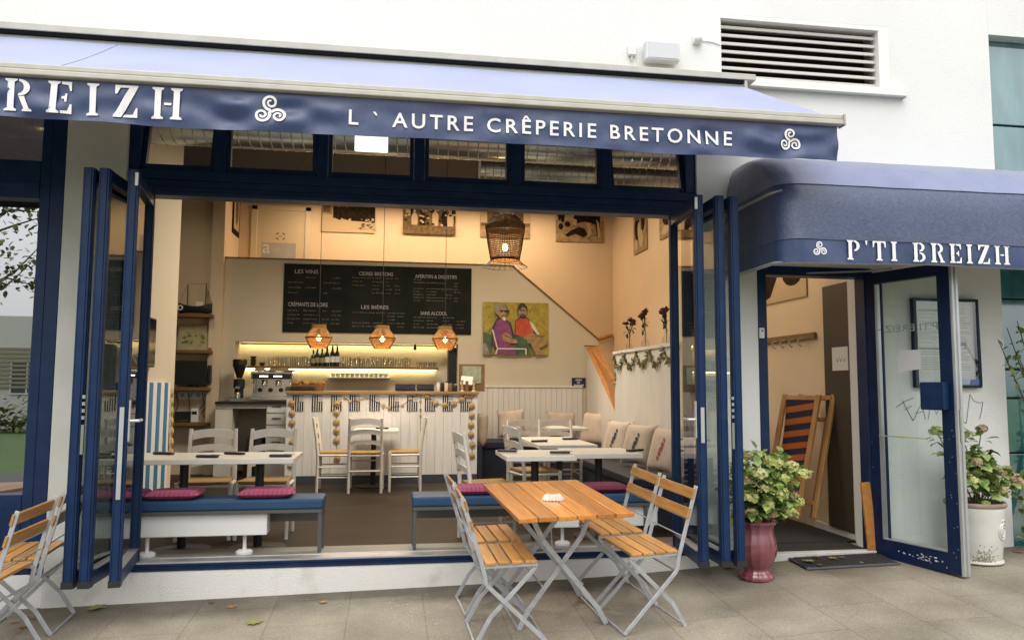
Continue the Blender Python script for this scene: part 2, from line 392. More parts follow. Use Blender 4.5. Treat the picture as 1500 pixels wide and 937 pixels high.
W = bpy.data.worlds.new('World'); SC.world = W; W.use_nodes = True
nt = W.node_tree; bg = nt.nodes['Background']
sk = nt.nodes.new('ShaderNodeTexSky'); sk.sky_type = 'NISHITA'; sk.sun_disc = False
SUN_EL, SUN_AZ = R(58), R(192)
sk.sun_elevation = SUN_EL; sk.sun_rotation = SUN_AZ; sk.air_density = 1.0; sk.dust_density = 4.0; sk.ozone_density = 1.0
hs = nt.nodes.new('ShaderNodeHueSaturation'); hs.inputs['Saturation'].default_value = 0.28
cl = nt.nodes.new('ShaderNodeMix'); cl.data_type = 'RGBA'; cl.inputs[0].default_value = 0.55   # even cloud cover over the clear sky
tcw = nt.nodes.new('ShaderNodeTexCoord'); spw = nt.nodes.new('ShaderNodeSeparateXYZ'); nt.links.new(tcw.outputs['Generated'], spw.inputs[0])
rpw = nt.nodes.new('ShaderNodeValToRGB'); ew = rpw.color_ramp.elements      # overcast: the zenith is brighter than the horizon
ew[0].position = 0.0; ew[0].color = (.38, .40, .42, 1); ew[1].position = 1.0; ew[1].color = (1, 1, 1, 1)
vm = nt.nodes.new('ShaderNodeVectorMath'); vm.operation = 'SCALE'; vm.inputs['Scale'].default_value = 13.0
nt.links.new(spw.outputs['Z'], rpw.inputs['Fac']); nt.links.new(rpw.outputs['Color'], vm.inputs[0]); nt.links.new(vm.outputs['Vector'], cl.inputs[7])
nt.links.new(sk.outputs[0], hs.inputs['Color']); nt.links.new(hs.outputs[0], cl.inputs[6]); nt.links.new(cl.outputs[2], bg.inputs[0])
bg.inputs[1].default_value = 0.15
sl = bpy.data.lights.new('sun', 'SUN'); sl.energy = 0.6; sl.angle = R(60); sl.color = (1.0, 0.965, 0.92)
so = bpy.data.objects.new('sun', sl); COL.objects.link(so)
# direction the light comes from (matches the sky's sun): rotation clockwise from +Y
sd = V3((math.sin(SUN_AZ) * math.cos(SUN_EL), math.cos(SUN_AZ) * math.cos(SUN_EL), math.sin(SUN_EL)))
so.rotation_euler = sd.to_track_quat('Z', 'Y').to_euler()

# ------------------------------------------------------------------ the shop building
B = thing('cafe_building', 'white rendered cafe building with blue folding doors and open shopfront', 'building', (0, 0, 0))
WX0, WX1, TEAL = -9.0, 9.0, 4.835
LWX0, LWX1 = -6.2, -2.185
OPX0, OPX1 = -1.80, 2.275
DRX0, DRX1, DRZ = 2.745, 3.70, 2.31
VX0, VX1, VZ0, VZ1 = 2.49, 3.93, 3.775, 4.29
WT = 0.32
def holed(x0, x1, z0, z1, y0, y1, holes):
    mb = MB()
    xs = sorted({x0, x1} | {h[0] for h in holes} | {h[1] for h in holes}); zs = sorted({z0, z1} | {h[2] for h in holes} | {h[3] for h in holes})
    for a, b in zip(xs, xs[1:]):
        for c, d in zip(zs, zs[1:]):
            mx, mz = (a + b) / 2, (c + d) / 2
            if any(h[0] < mx < h[1] and h[2] < mz < h[3] for h in holes): continue
            mb.poly([(a, y0, c), (b, y0, c), (b, y0, d), (a, y0, d)]); mb.poly([(b, y1, c), (a, y1, c), (a, y1, d), (b, y1, d)])
    for h in holes:
        a, b, c, d = h
        mb.poly([(a, y0, c), (a, y0, d), (a, y1, d), (a, y1, c)]); mb.poly([(b, y0, d), (b, y0, c), (b, y1, c), (b, y1, d)])
        mb.poly([(a, y0, d), (b, y0, d), (b, y1, d), (a, y1, d)]); mb.poly([(b, y0, c), (a, y0, c), (a, y1, c), (b, y1, c)])
    for q in ([(x0, y0, z0), (x0, y0, z1), (x0, y1, z1), (x0, y1, z0)], [(x1, y0, z1), (x1, y0, z0), (x1, y1, z0), (x1, y1, z1)],
              [(x0, y0, z1), (x1, y0, z1), (x1, y1, z1), (x0, y1, z1)]): mb.poly(q)
    return mb
holes = [(LWX0, LWX1, 0.165, 3.30), (OPX0, OPX1, 0.165, 3.30), (DRX0, DRX1, 0.0, DRZ), (VX0, VX1, VZ0, VZ1)]
holed(WX0, TEAL, -0.5, 7.5, 0, WT, holes).build('wall', M_render, B)
# slightly proud, weathered plinth under the shopfront
pl = MB(); pl.box(OPX0 - .39, OPX1 + .46, -0.012, 0.0, -0.25, 0.163); pl.build('plinth', M_plinth, B, bevel=.004)
# teal glazed end bay, set back a little
M_teal = mat('teal_glass_panel', (0.02, 0.12, 0.125), 0.1, 0, (0.13, 0.29, 0.29), 1.6, stretch=(2.2, 1, .7), lo=.4, hi=.75, coat=1.0, spec=1.0); M_teal.node_tree.nodes['Principled BSDF'].inputs['Coat IOR'].default_value = 2.0; M_teal.node_tree.nodes['Principled BSDF'].inputs['Coat Roughness'].default_value = 0.06
tw = MB()
zz = [-.3, .60, .865, 1.305, 1.538, 2.114, 3.132, 3.572, 4.30]
for c, d in zip(zz, zz[1:]): tw.box(TEAL + .004, WX1, 0.10, 0.14, c + .008, d - .008)
tw.build('teal_panel', M_teal, B, bevel=.004)
tb = MB(); tb.box(TEAL + .002, WX1, 0.15, 0.3, -.4, 4.4); tb.build('panel_backing', mat('teal_joint', (0.01, 0.045, 0.045), 0.6), B)
tu = MB(); tu.box(TEAL + .001, WX1, 0.0, WT, 4.30, 7.5); tu.build('upper_wall', M_render, B)

s = MB(); s.box(LWX1 + .002, OPX0 - .002, -.010, -.001, .163, 3.299); s.build('pillar_render', mat('shaded_pillar_render', (0.60, 0.605, 0.56), 0.85, 0, (0.53, 0.535, 0.49), 2.5, bump=.2, bscale=90), B)  # greyer skin over the wall, with the awning's shade put into its colour
# sill profile, ledge
s = MB()
s.box(OPX0, OPX1, -0.02, 0.10, 0.166, 0.178); s.box(OPX0, OPX1, -0.014, 0.10, 0.178, 0.196); s.box(OPX0, OPX1, -0.022, 0.10, 0.196, 0.212)
s.build('sill', M_blue, B, bevel=.003)
s = MB(); s.box(OPX0, OPX1, -0.012, 0.13, 0.212, 0.222); s.box(OPX0, OPX1, .105, .13, .2, .226); s.build('sill_rail', M_alu, B)
s = MB(); s.box(OPX0 + .001, OPX1 - .001, 0.13, 0.46, 0.10, 0.205); s.build('ledge', mat('grey_stone_ledge', (0.20, 0.185, 0.155), 0.6, 0, (0.27, 0.25, 0.21), 3), B)

# transom: beam, mullions, windows
s = MB()
s.box(OPX0, OPX1, 0.02, 0.14, 2.70, 2.735); s.box(OPX0, OPX1, 0.03, 0.14, 2.735, 2.79); s.box(OPX0, OPX1, 0.018, 0.14, 2.79, 2.856)
s.box(OPX0, OPX1, 0.0, 0.13, 2.672, 2.70)
s.build('transom_beam', M_blue, B, bevel=.003)
mx = [OPX0 + .035, -1.205, -0.511, 0.174, 0.882, 1.569, OPX1 - .04]
for i, x in enumerate(mx):
    s = MB(); w = .037 if 0 < i < 6 else .04
    s.box(x - w, x + w, 0.02, 0.14, 2.857, 3.299); s.build('mullion', M_blue, B, bevel=.003)
for x in (OPX0 + .035, OPX1 - .035):
    s = MB(); s.box(x - .035, x + .035, 0.03, 0.15, 0.226, 2.671); s.build('door_jamb', M_blue, B, bevel=.003)
for i in range(6):
    a, b = mx[i] + .041, mx[i + 1] - .041
    f = MB(); t = .028
    tilt = 0.09 if i in (0, 5) else 0.0
    y = 0.06
    P = lambda x, z: (x, y + tilt * (z - 2.86) / .43, z)
    for (p, q) in ((P(a, 2.875), P(b, 2.875)), (P(a, 3.285), P(b, 3.285)), (P(a + t / 2, 2.86), P(a + t / 2, 3.298)), (P(b - t / 2, 2.86), P(b - t / 2, 3.298))):
        f.bar(p, q, t, .05, (0, 1, 0) if p[2] != q[2] else (0, 0, 1))
    w = f.build('transom_window', M_blue, B, bevel=.002)
    g = MB(); g.poly([P(a + t, 2.88), P(b - t, 2.88), P(b - t, 3.28), P(a + t, 3.28)]); g.build('pane', M_glass, w)

# left shop window
fx = LWX1
s = MB()
s.box(fx - .085, fx, -0.012, 0.13, 0.166, 3.29); s.box(fx - .155, fx - .09, 0.0, 0.12, 0.166, 3.29)
s.box(LWX0, fx - .156, 0.0, 0.12, 2.615, 2.87); s.box(LWX0, fx - .156, 0.0, 0.12, 0.166, 0.67); s.box(LWX0, fx - .156, -.012, 0.12, 2.69, 2.72)
s.box(-4.4, -4.3, 0.0, 0.12, 0.68, 2.61)
wf = s.build('shop_window', M_blue, B, bevel=.003)
s = MB(); s.poly([(LWX0, .06, .67), (fx - .156, .06, .67), (fx - .156, .06, 2.615), (LWX0, .06, 2.615)])
s.poly([(LWX0, .06, 2.87), (fx - .156, .06, 2.87), (fx - .156, .06, 3.29), (LWX0, .06, 3.29)]); s.build('pane', M_shopglass, wf)

# folding door leaves
def leaf(po, pi, z0, z1, tint=M_glassd, handle=0, mw=.062, hook=True, side=1):
    po, pi = V3(po), V3(pi); d = (pi - po); L = d.length; d.normalize(); n = V3((-d.y, d.x, 0)) * side
    t = .058
    def B2(mb, u0, u1, za, zb, tt=t, off=0, mi=0):
        a = po + d * u0 + n * off; b = po + d * u1 + n * off
        mb.bar((a.x, a.y, (za + zb) / 2), (b.x, b.y, (za + zb) / 2), tt, zb - za, mi=mi)
    f = MB()
    for u in (0, L - mw):
        B2(f, u, u + mw, z0, z1, t * .62); B2(f, u + .004, u + mw - .004, z0, z1, t * .18, t * .41); B2(f, u + .004, u + mw - .004, z0, z1, t * .18, -t * .41)
        B2(f, u + mw * .36, u + mw * .64, z0, z1, t + .006)
    B2(f, mw, L - mw, z0, z0 + .085, t * .9); B2(f, mw, L - mw, z1 - .075, z1, t * .9)
    o = f.build('folding_door', M_blue, B, bevel=.002)
    g = MB(); a = po + d * mw; b = po + d * (L - mw)
    g.poly([(a.x, a.y, z0 + .085), (b.x, b.y, z0 + .085), (b.x, b.y, z1 - .075), (a.x, a.y, z1 - .075)]); g.build('glass', tint, o)
    c = MB(); B2(c, -.003, mw * .9, z0 - .002, z0 + .036, t * 1.12); c.build('foot_cap', M_black, o)
    r = MB(); B2(r, .1, L - .06, z0 + .083, z0 + .089, t * .96); r.build('glazing_strip', M_alu, o)
    if hook:
        r = MB(); e = po - d * .004; r.bar((e.x + n.x * .02, e.y + n.y * .02, z1 - .10), (e.x + n.x * .02, e.y + n.y * .02, z1 - .02), .018, .012, (d.x, d.y, 0)); r.build('latch', M_whiteplast, o, bevel=.003)
    if handle:
        h = MB(); e = po - d * .004
        za, zb = handle
        h.bar((e.x, e.y, za), (e.x, e.y, zb), .024, .008, (d.x, d.y, 0))
        zc = 1.17; k = po + d * .03
        h.tube([k + n * .02 + V3((0, 0, zc)), k + n * .085 + V3((0, 0, zc))], .009); h.tube([k + n * .085 + V3((0, 0, zc)), k + n * .085 + d * .11 + V3((0, 0, zc))], .009)
        h.bar(k + n * .036 + V3((0, 0, zc - .12)), k + n * .036 + V3((0, 0, zc + .12)), .03, .008, n)
        h.build('handle', M_alu, o)
    return o
LZ0, LZ1 = 0.225, 2.668
leaf((-1.800, -.655, 0), (-1.765, .045, 0), LZ0, LZ1, hook=False, tint=M_glassdark)
leaf((-1.712, -.655, 0), (-1.695, .045, 0), LZ0, LZ1, hook=False, tint=M_glassdark)
leaf((-1.548, -.655, 0), (-1.655, .06, 0), LZ0, LZ1, handle=(.72, 1.25), side=-1)
leaf((2.015, -.655, 0), (2.095, .06, 0), LZ0, LZ1, handle=(1.02, 1.25))
leaf((2.165, -.655, 0), (2.185, .045, 0), LZ0, LZ1, tint=M_glass, hook=False)
leaf((2.268, -.655, 0), (2.255, .045, 0), LZ0, LZ1, hook=False)

# hinge hardware between the paired leaves
s = MB()
for z in (1.18, 1.22, 1.26, 1.30): s.tube([(2.222, -.66, z), (2.222, -.66, z + .02)], .012)
s.box(2.214, 2.230, -.668, -.655, .98, 1.15); s.build('door_hinge', M_chrome, B)
s = MB()
for z in (1.18, 1.22, 1.26, 1.30): s.tube([(-1.755, -.66, z), (-1.755, -.66, z + .02)], .012)
s.box(-1.763, -1.747, -.668, -.655, .98, 1.15); s.build('door_hinge', M_chrome, B)

# entrance door frame, threshold, leaf
s = MB()
s.box(DRX0, DRX0 + .072, -.006, .12, .06, 2.24); s.box(DRX1 - .072, DRX1, -.006, .12, .06, 2.24); s.box(DRX0, DRX1, -.008, .12, 2.24, DRZ)
s.build('door_frame', M_blue, B, bevel=.003)
s = MB(); s.box(DRX0, DRX1, -.03, .05, -.1, .158); s.box(DRX0, DRX1, .05, .34, -.1, .135); s.build('threshold', mat('white_threshold', (0.60, 0.59, 0.56), 0.5, 0, (0.5, 0.49, 0.46), 6), B, bevel=.004)
H, Fp = V3((3.665, .0, 0)), V3((3.868, -.66, 0))
d = (Fp - H).normalized(); L = (Fp - H).length; n = V3((-d.y, d.x, 0))   # n points away from the doorway (to the right)
def D2(mb, u0, u1, za, zb, tt=.06, off=0, mi=0):
    a = H + d * u0 + n * off; b = H + d * u1 + n * off
    mb.bar((a.x, a.y, (za + zb) / 2), (b.x, b.y, (za + zb) / 2), tt, zb - za, mi=mi)
DZ0, DZ1 = .115, 2.265
f = MB()
D2(f, 0, .085, DZ0, DZ1); D2(f, L - .095, L, DZ0, DZ1); D2(f, .085, L - .095, DZ0, DZ0 + .145); D2(f, .085, L - .095, DZ1 - .085, DZ1)
D2(f, .11, .125, DZ0 + .145, DZ1 - .085, .02)
ed = f.build('entrance_door', M_bluedk, B, bevel=.003)
g = MB(); a = H + d * .085; b = H + d * (L - .095)
g.poly([(a.x, a.y, DZ0 + .145), (b.x, b.y, DZ0 + .145), (b.x, b.y, DZ1 - .085), (a.x, a.y, DZ1 - .085)]); g.build('glass', M_glassd, ed)
r = MB(); D2(r, L + .001, L + .012, DZ0, DZ1, .062); D2(r, L + .012, L + .02, DZ0, DZ1, .024, .022); D2(r, L + .012, L + .018, DZ0, DZ1, .016, -.02); r.build('edge_strip', M_alu, ed)
r = MB(); D2(r, L + .013, L + .022, DZ0 + .9, DZ0 + 1.12, .016, 0); r.build('lock_plate', M_chrome, ed)
r = MB(); D2(r, .085, L - .095, DZ0 + .143, DZ0 + .152, .064); D2(r, .083, .09, DZ0 + .15, DZ1 - .09, .064); r.build('glazing_strip', M_alu, ed)
r = MB(); D2(r, L - .215, L - .03, 1.23, 1.425, .06, -.062); D2(r, L - .10, L - .03, 1.225, 1.41, .05, .05); r.build('letter_box', M_blue, ed, bevel=.006)
r = MB(); D2(r, .30, L - .22, 1.02, 1.028, .01, -.04)
D2(r, .085, .30, 1.02, 1.028, .01, -.035); r.build('pull_bar', mat('brass_bar', (0.75, 0.65, 0.35), 0.3, 0.6), ed)
# chipped paint
r = MB(); rnd = random.Random(3)
for k in range(26):
    u = rnd.gauss(L * .58, .10); z = DZ0 + .07 + rnd.gauss(0, .012) - (u - L * .5) * .02; w = rnd.uniform(.003, .014); h = rnd.uniform(.002, .007)
    if not (.02 < u < L - .02): continue
    o = H + d * u - n * .0315
    pts = []
    for i in range(7):
        t = 2 * math.pi * i / 7; q = rnd.uniform(.6, 1.2)
        pts.append(o + d * (w * q * math.cos(t)) + V3((0, 0, z + h * q * math.sin(t))))
    r.poly(pts)
for k in range(16):
    u = rnd.choice((.02, L - .02, L - .05)) + rnd.gauss(0, .008); z = rnd.uniform(.2, 1.1); o = H + d * u - n * .0315
    r.poly([o + d * (.0022 * math.cos(2 * math.pi * i / 6)) + V3((0, 0, z + rnd.uniform(.002, .006) * math.sin(2 * math.pi * i / 6))) for i in range(6)])
r.build('paint_chips', M_chip, ed)
# lettering on the door glass, read from outside when shut (so mirrored from in here), and a paper note
M_faint = mat('faded_glass_lettering', (0.50, 0.52, 0.52), 0.6)
r = MB()
gfn = lambda u, v: H + d * (L - .10 - u) + n * .003 + V3((0, 0, 1.80 + v))
text(r, "P'TI BREIZH", lambda a, b: gfn(a + .02, b), .052, .50, 0.01)
r.build('glass_lettering', M_faint, ed)
r = MB(); o = lambda u, z: H + d * u - n * .004 + V3((0, 0, z))
r.poly([o(.24, 1.50), o(.43, 1.52), o(.43, 1.66), o(.25, 1.66)]); r.build('paper_note', mat('old_paper', (0.62, 0.62, 0.62), 0.7), ed)
s = MB(); s.bar((2.9, .05, 2.252), (3.62, -.10, 2.275), .012, .012); s.bar((3.60, -.10, 2.275), (3.74, -.2, 2.285), .012, .012); s.box(3.22, 3.25, .0, .03, 2.24, 2.26); s.build('door_closer', M_alu, B)

# louvred vent with its sill
s = MB()
s.box(VX0, VX1, .0, .24, VZ1 - .035, VZ1 - .001); s.box(VX1 - .095, VX1 - .001, .0, .24, VZ0 + .001, VZ1 - .036); s.box(VX0 + .001, VX0 + .012, .02, .24, VZ0, VZ1 - .036)
vf = s.build('vent', M_white, B)
s = MB()
for i in range(7):
    z = VZ0 + .055 + i * .066
    for (xa, xb) in ((VX0 + .013, 3.168), (3.176, VX1 - .097)):
        s.prism([(xa, .06, z - .012), (xa, .155, z + .042), (xa, .163, z + .036), (xa, .068, z - .020)], (xb - xa, 0, 0))
s.build('louvres', mat('louvre_metal', (0.34, 0.27, 0.225), 0.5), vf)
s = MB()
for i in range(7):
    z = VZ0 + .055 + i * .066; s.box(VX0 + .013, VX1 - .097, .046, .060, z - .030, z - .008)
s.build('louvre_edges', mat('louvre_edge', (0.60, 0.57, 0.53), 0.5), vf)
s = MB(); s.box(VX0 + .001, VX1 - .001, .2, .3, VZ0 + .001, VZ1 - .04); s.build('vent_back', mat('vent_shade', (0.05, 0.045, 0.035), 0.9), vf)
s = MB(); s.prism([(VX0 - .05, -.06, VZ0 - .075), (VX0 - .05, .0, VZ0 - .07), (VX0 - .05, .0, VZ0 - .0), (VX0 - .05, -.06, VZ0 - .02)], (VX1 - VX0 + .14, 0, 0))
s.box(VX1 + .09, VX1 + .1, -.062, .0, VZ0 - .085, VZ0 + .012); s.build('vent_sill', M_white, vf, bevel=.003)

# graffiti tag scrawled on the wall
s = MB()
def scr(pts, mb=None, r=.0022):
    P = [AY(x, y, -.004) for x, y in pts]
    s.tube([V3((p.x, -.003, p.z)) for p in P], r, 5)
scr([(1313, 596), (1325, 588), (1339, 582)]); scr([(1322, 586), (1330, 602), (1338, 616)]); scr([(1325, 600), (1336, 594)])
scr([(1338, 616), (1350, 590), (1356, 614)]); scr([(1342, 605), (1354, 602)]); scr([(1360, 614), (1364, 588), (1372, 606), (1382, 586), (1387, 612)])
scr([(1392, 606), (1404, 612), (1416, 620)]); scr([(1416, 619), (1418, 600), (1421, 577), (1427, 587), (1436, 590), (1440, 588), (1438, 602), (1435, 614)])
scr([(1398, 628), (1412, 626), (1425, 634)])
s.build('graffiti', mat('grey_marker', (0.2, 0.2, 0.2), 0.8), B)

# ------------------------------------------------------------------ small fittings on the facade
f = thing('floodlight', 'white rectangular floodlight box fixed above the awning cassette', 'light', (1.985, -.06, 3.90))
s = MB(); s.box(1.85, 2.12, -.10, -.02, 3.835, 3.985); s.build('housing', mat('floodlight_white', (0.66, 0.66, 0.65), 0.5), f, bevel=.012, seg=2)
s = MB(); s.box(1.96, 2.01, -.02, 0, 3.87, 3.95); s.build('bracket', M_whiteplast, f)
s = MB(); s.box(1.87, 2.10, -.104, -.101, 3.85, 3.97); s.build('lens', mat('frosted_lens', (0.6, 0.6, 0.6), 0.3), f)
f = thing('motion_sensor', 'small round motion sensor beside the louvred vent', 'sensor', (2.29, 0, 4.05))
s = MB(); s.box(2.255, 2.325, -.02, 0, 4.02, 4.09); s.build('base', M_whiteplast, f, bevel=.006); s = MB(); s.ball((2.29, -.04, 4.045), .034); s.build('dome', mat('sensor_dome', (0.6, 0.59, 0.55), 0.4), f, smooth=True)
s = MB(); s.tube([(2.325, -.01, 4.055), (2.42, -.006, 4.05), (2.49, -.004, 4.03)], .005, 5); s.build('cable', M_whiteplast, f)
f = thing('junction_box', 'small pale junction box left of the white floodlight', 'junction box', (1.765, 0, 3.92))
s = MB(); s.box(1.735, 1.80, -.03, 0, 3.89, 3.97); s.build('housing', M_whiteplast, f, bevel=.006); s = MB(); s.tube([(1.765, -.015, 3.89), (1.765, -.015, 3.85)], .006, 6); s.build('gland', M_alu, f)
f = thing('doorbell', 'white doorbell on the blue entrance door frame', 'doorbell', (2.766, -.006, 1.79))
s = MB(); s.box(2.746, 2.786, -.026, -.0065, 1.752, 1.832); s.build('housing', M_whiteplast, f, bevel=.006, seg=2); s = MB(); s.lathe([(.008, 0), (.007, .003)], (0, 0, 0), 12); s.T = None
s.v = [(2.766 + x, -.027 - z, 1.808 + y) for x, y, z in s.v]; s.build('button', M_ink, f)

# menu case
f = thing('menu_case', 'blue framed glass menu case on the white wall behind the open door', 'display case', (4.30, -.02, 1.39))
X0, X1, Z0, Z1 = 4.02, 4.585, 1.385, 2.085
s = MB(); s.box(X0, X1, -.05, -.002, Z1 - .022, Z1); s.box(X0, X1, -.05, -.002, Z0, Z0 + .022); s.box(X0, X0 + .022, -.05, -.002, Z0 + .022, Z1 - .022); s.box(X1 - .022, X1, -.05, -.002, Z0 + .022, Z1 - .022)
s.build('frame', M_bluedk, f, bevel=.003)
s = MB(); s.box(X0 + .022, X1 - .022, -.012, -.003, Z0 + .022, Z1 - .022); s.build('back_board', mat('case_white', (0.66, 0.67, 0.66), 0.6), f)
s = MB(); s.poly([(X0 + .02, -.044, Z0 + .02), (X1 - .02, -.044, Z0 + .02), (X1 - .02, -.044, Z1 - .02), (X0 + .02, -.044, Z1 - .02)]); s.build('glass', M_drink, f)
s = MB(); s.box(X0 + .05, X0 + .27, -.016, -.013, Z0 + .32, Z1 - .05); s.box(X0 + .29, X0 + .38, -.016, -.013, Z0 + .32, Z1 - .05); s.box(X0 + .4, X1 - .04, -.016, -.013, Z0 + .12, Z1 - .05); s.box(X0 + .06, X0 + .36, -.016, -.013, Z0 + .12, Z0 + .29)
s.build('menu_sheets', M_paper, f)
s = MB(); rnd = random.Random(5)
for (xa, xb, za, zb) in ((X0 + .06, X0 + .26, Z0 + .34, Z1 - .12), (X0 + .41, X1 - .05, Z0 + .14, Z1 - .07), (X0 + .07, X0 + .35, Z0 + .14, Z0 + .28)):
    z = zb
    while z > za:
        w = rnd.uniform(.45, .95) * (xb - xa); s.box(xa, xa + w, -.0185, -.0165, z - .004, z); z -= rnd.choice((.013, .016, .03))
s.build('menu_print', mat('grey_print', (0.33, 0.33, 0.34), 0.7), f)
s = MB(); s.box(X0 + .06, X0 + .38, -.0185, -.0165, Z1 - .10, Z1 - .085); s.box(X0 + .05, X0 + .4, -.0185, -.0165, Z0 + .30, Z0 + .312); s.build('headings', M_ink, f)
for i, (c, xa) in enumerate((((0.45, 0.16, 0.05), .28), ((0.32, 0.42, 0.55), .39), ((0.1, 0.16, 0.38), .47))):
    s = MB(); s.box(X0 + xa, X0 + xa + .07, -.048, -.045, Z0 + .028, Z0 + .065); s.build('card_sticker', mat('sticker%d' % i, c, 0.5), f)
# ------------------------------------------------------------------ stencil letters (unit height)
def arc(cx, cy, rx, ry, a0, a1, n=10):
    return [(cx + rx * math.cos(R(a0 + (a1 - a0) * i / n)), cy + ry * math.sin(R(a0 + (a1 - a0) * i / n))) for i in range(n + 1)]
def stem(x, w=.19, s=.08):
    return [(x, 0), (x + w + 2 * s, 0), (x + w + 2 * s, .05), (x + w + s, .10), (x + w + s, .90), (x + w + 2 * s, .95), (x + w + 2 * s, 1), (x, 1), (x, .95), (x + s, .90), (x + s, .10), (x, .05)]
def bowl(x, y0, y1, rx, t=.17):
    cy = (y0 + y1) / 2; ry = (y1 - y0) / 2
    return arc(x, cy, rx, ry, 90, -90, 12) + [(x, y0 + .07)] + arc(x, cy, rx - t, ry - .08, -80, 80, 10) + [(x, y1 - .07)]
STEN = {
 'I': (.36, [stem(0)]),
 'P': (.72, [stem(0), bowl(.39, .44, 1.0, .32)]),
 'B': (.76, [stem(0), bowl(.39, .53, 1.0, .30), bowl(.39, 0, .50, .34)]),
 'R': (.80, [stem(0), bowl(.39, .47, 1.0, .32), [(.40, .45), (.56, .47), (.72, .09), (.80, .05), (.80, 0), (.52, 0), (.52, .05), (.57, .08)]]),
 'E': (.70, [stem(0), [(.39, 1), (.68, 1), (.68, .72), (.63, .72), (.58, .90), (.39, .92)], [(.39, .55), (.47, .55), (.50, .64), (.55, .64), (.55, .37), (.50, .37), (.47, .47), (.39, .47)], [(.39, 0), (.70, 0), (.70, .30), (.65, .30), (.58, .09), (.39, .08)]]),
 'Z': (.72, [[(.04, 1), (.72, 1), (.72, .96), (.24, 0), (0, 0), (0, .05), (.46, .93), (.46, .93), (.20, .92), (.11, .72), (.05, .72)], [(.29, 0), (.72, 0), (.72, .30), (.67, .30), (.58, .09), (.33, .08)]]),
 'H': (.92, [stem(0), stem(.56), [(.36, .46), (.57, .46), (.57, .54), (.36, .54)]]),
 'T': (.74, [stem(.19), [(0, 1), (.19, 1), (.19, .94), (.10, .90), (.05, .68), (0, .68)], [(.54, 1), (.74, 1), (.74, .68), (.69, .68), (.64, .90), (.54, .94)]]),
 "'": (.14, [[(.02, 1), (.14, 1), (.10, .78), (.06, .78)]]),
 ' ': (.30, []),
}
def stencil(mb, word, fn, h, w, gap=.28, xs=None):
    """fn(u,v)->point; xs: optional explicit left edge for each letter (metres)"""
    tot = sum(STEN[c][0] for c in word) + gap * (len(word) - 1); k = w / tot; u = 0
    for i, c in enumerate(word):
        cw, polys = STEN[c]
        for p in polys: mb.poly([fn(u * k + x * k, y * h) for x, y in p])
        u += cw + gap
def triskele(mb, fn, r):
    for a in range(3):
        t0 = R(90 + 120 * a); cx, cy = .52 * r * math.cos(t0), .52 * r * math.sin(t0)
        path = []
        N = 34
        for i in range(N + 1):
            f = i / N; rr = r * (.44 - .36 * f); t = t0 + R(175) - R(560) * f
            path.append((cx + rr * math.cos(t), cy + rr * math.sin(t), r * (.085 - .035 * f)))
        path.insert(0, (0.0, 0.0, r * .05))
        L = []; Rr = []
        for i, (x, y, w) in enumerate(path):
            a_, b_ = path[max(i - 1, 0)], path[min(i + 1, len(path) - 1)]
            dx, dy = b_[0] - a_[0], b_[1] - a_[1]; l = math.hypot(dx, dy) or 1
            L.append((x - dy / l * w, y + dx / l * w)); Rr.append((x + dy / l * w, y - dx / l * w))
        for i in range(len(path) - 1):
            mb.poly([fn(*L[i]), fn(*Rr[i]), fn(*Rr[i + 1]), fn(*L[i + 1])])
def slice_x(ob, x0, x1, step):
    """cut a flat lettering mesh so that it can follow the cloth"""
    bm = bmesh.new(); bm.from_mesh(ob.data); x = x0
    while x < x1:
        bmesh.ops.bisect_plane(bm, geom=bm.verts[:] + bm.edges[:] + bm.faces[:], plane_co=(x, 0, 0), plane_no=(1, 0, 0)); x += step
    bm.to_mesh(ob.data); bm.free()

# ------------------------------------------------------------------ long retractable awning
AX0, AX1, AD = -5.4, 2.795, -1.10
A = thing('awning', 'long navy retractable awning with white lettering over the shopfront', 'awning', (0, 0, 3.7))
s = MB()
s.box(AX0, 2.69, -.172, -.001, 3.694, 3.742); s.box(AX0, 2.60, -.15, -.001, 3.60, 3.693); s.box(2.60, 2.625, -.165, -.002, 3.615, 3.70)
s.build('cassette', M_cream_alu, A, bevel=.004)
s = MB(); s.box(AX0, 2.59, -.168, -.151, 3.664, 3.693); s.build('cassette_slot', mat('dark_slot', (0.008, 0.008, 0.009), 0.9, spec=0.05), A)
def fab(u, v):
    x = AX0 + (2.60 - AX0) * u + (0.16 * v if u > .5 else 0) * 1.0
    y = -.12 + (AD + .02 + .12) * v; z = 3.664 + (3.094 - 3.664) * v - .010 * math.sin(math.pi * v) + .004 * math.sin(x * 5 + v * 3)
    return (x, y, z)
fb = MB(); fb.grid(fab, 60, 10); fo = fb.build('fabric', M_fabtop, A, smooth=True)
s = MB()
for x in (-4.55, -1.845):
    s.tube([V3(fab((x - AX0) / (2.60 - AX0), v / 8)) + V3((0, 0, .0015)) for v in range(9)], .0013, 5)
s.build('seam', mat('seam_thread', (0.17, 0.185, 0.27), 0.8), fo)
s = MB()
s.box(AX0, AX1, AD - .012, AD + .05, 3.068, 3.100); s.box(AX0, AX1, AD - .022, AD + .05, 3.034, 3.066); s.build('front_bar', M_cream_alu, A, bevel=.006, seg=2)
s = MB(); s.box(AX1, AX1 + .012, AD - .026, AD + .05, 3.028, 3.104); s.build('end_cap', M_cream_alu, A, bevel=.004)
VT, VB = 3.030, 2.805
_r = random.Random(11)
WV = [(_r.uniform(9, 42), _r.uniform(0, 6.28), _r.uniform(-14, 14)) for _ in range(9)]
def rip(x, z):
    f = min(1, max(0, (VT - z) / .08))
    w = sum(math.sin(k * x + p + q * z * 3) / k for k, p, q in WV)
    e = .25 + .75 * max(0, math.sin(x * 2.9 + 1) * math.sin(x * 1.3 + z * 4) + .35)
    return f * (.054 * w * e + .005 * math.sin(x * 4.1 + 1))
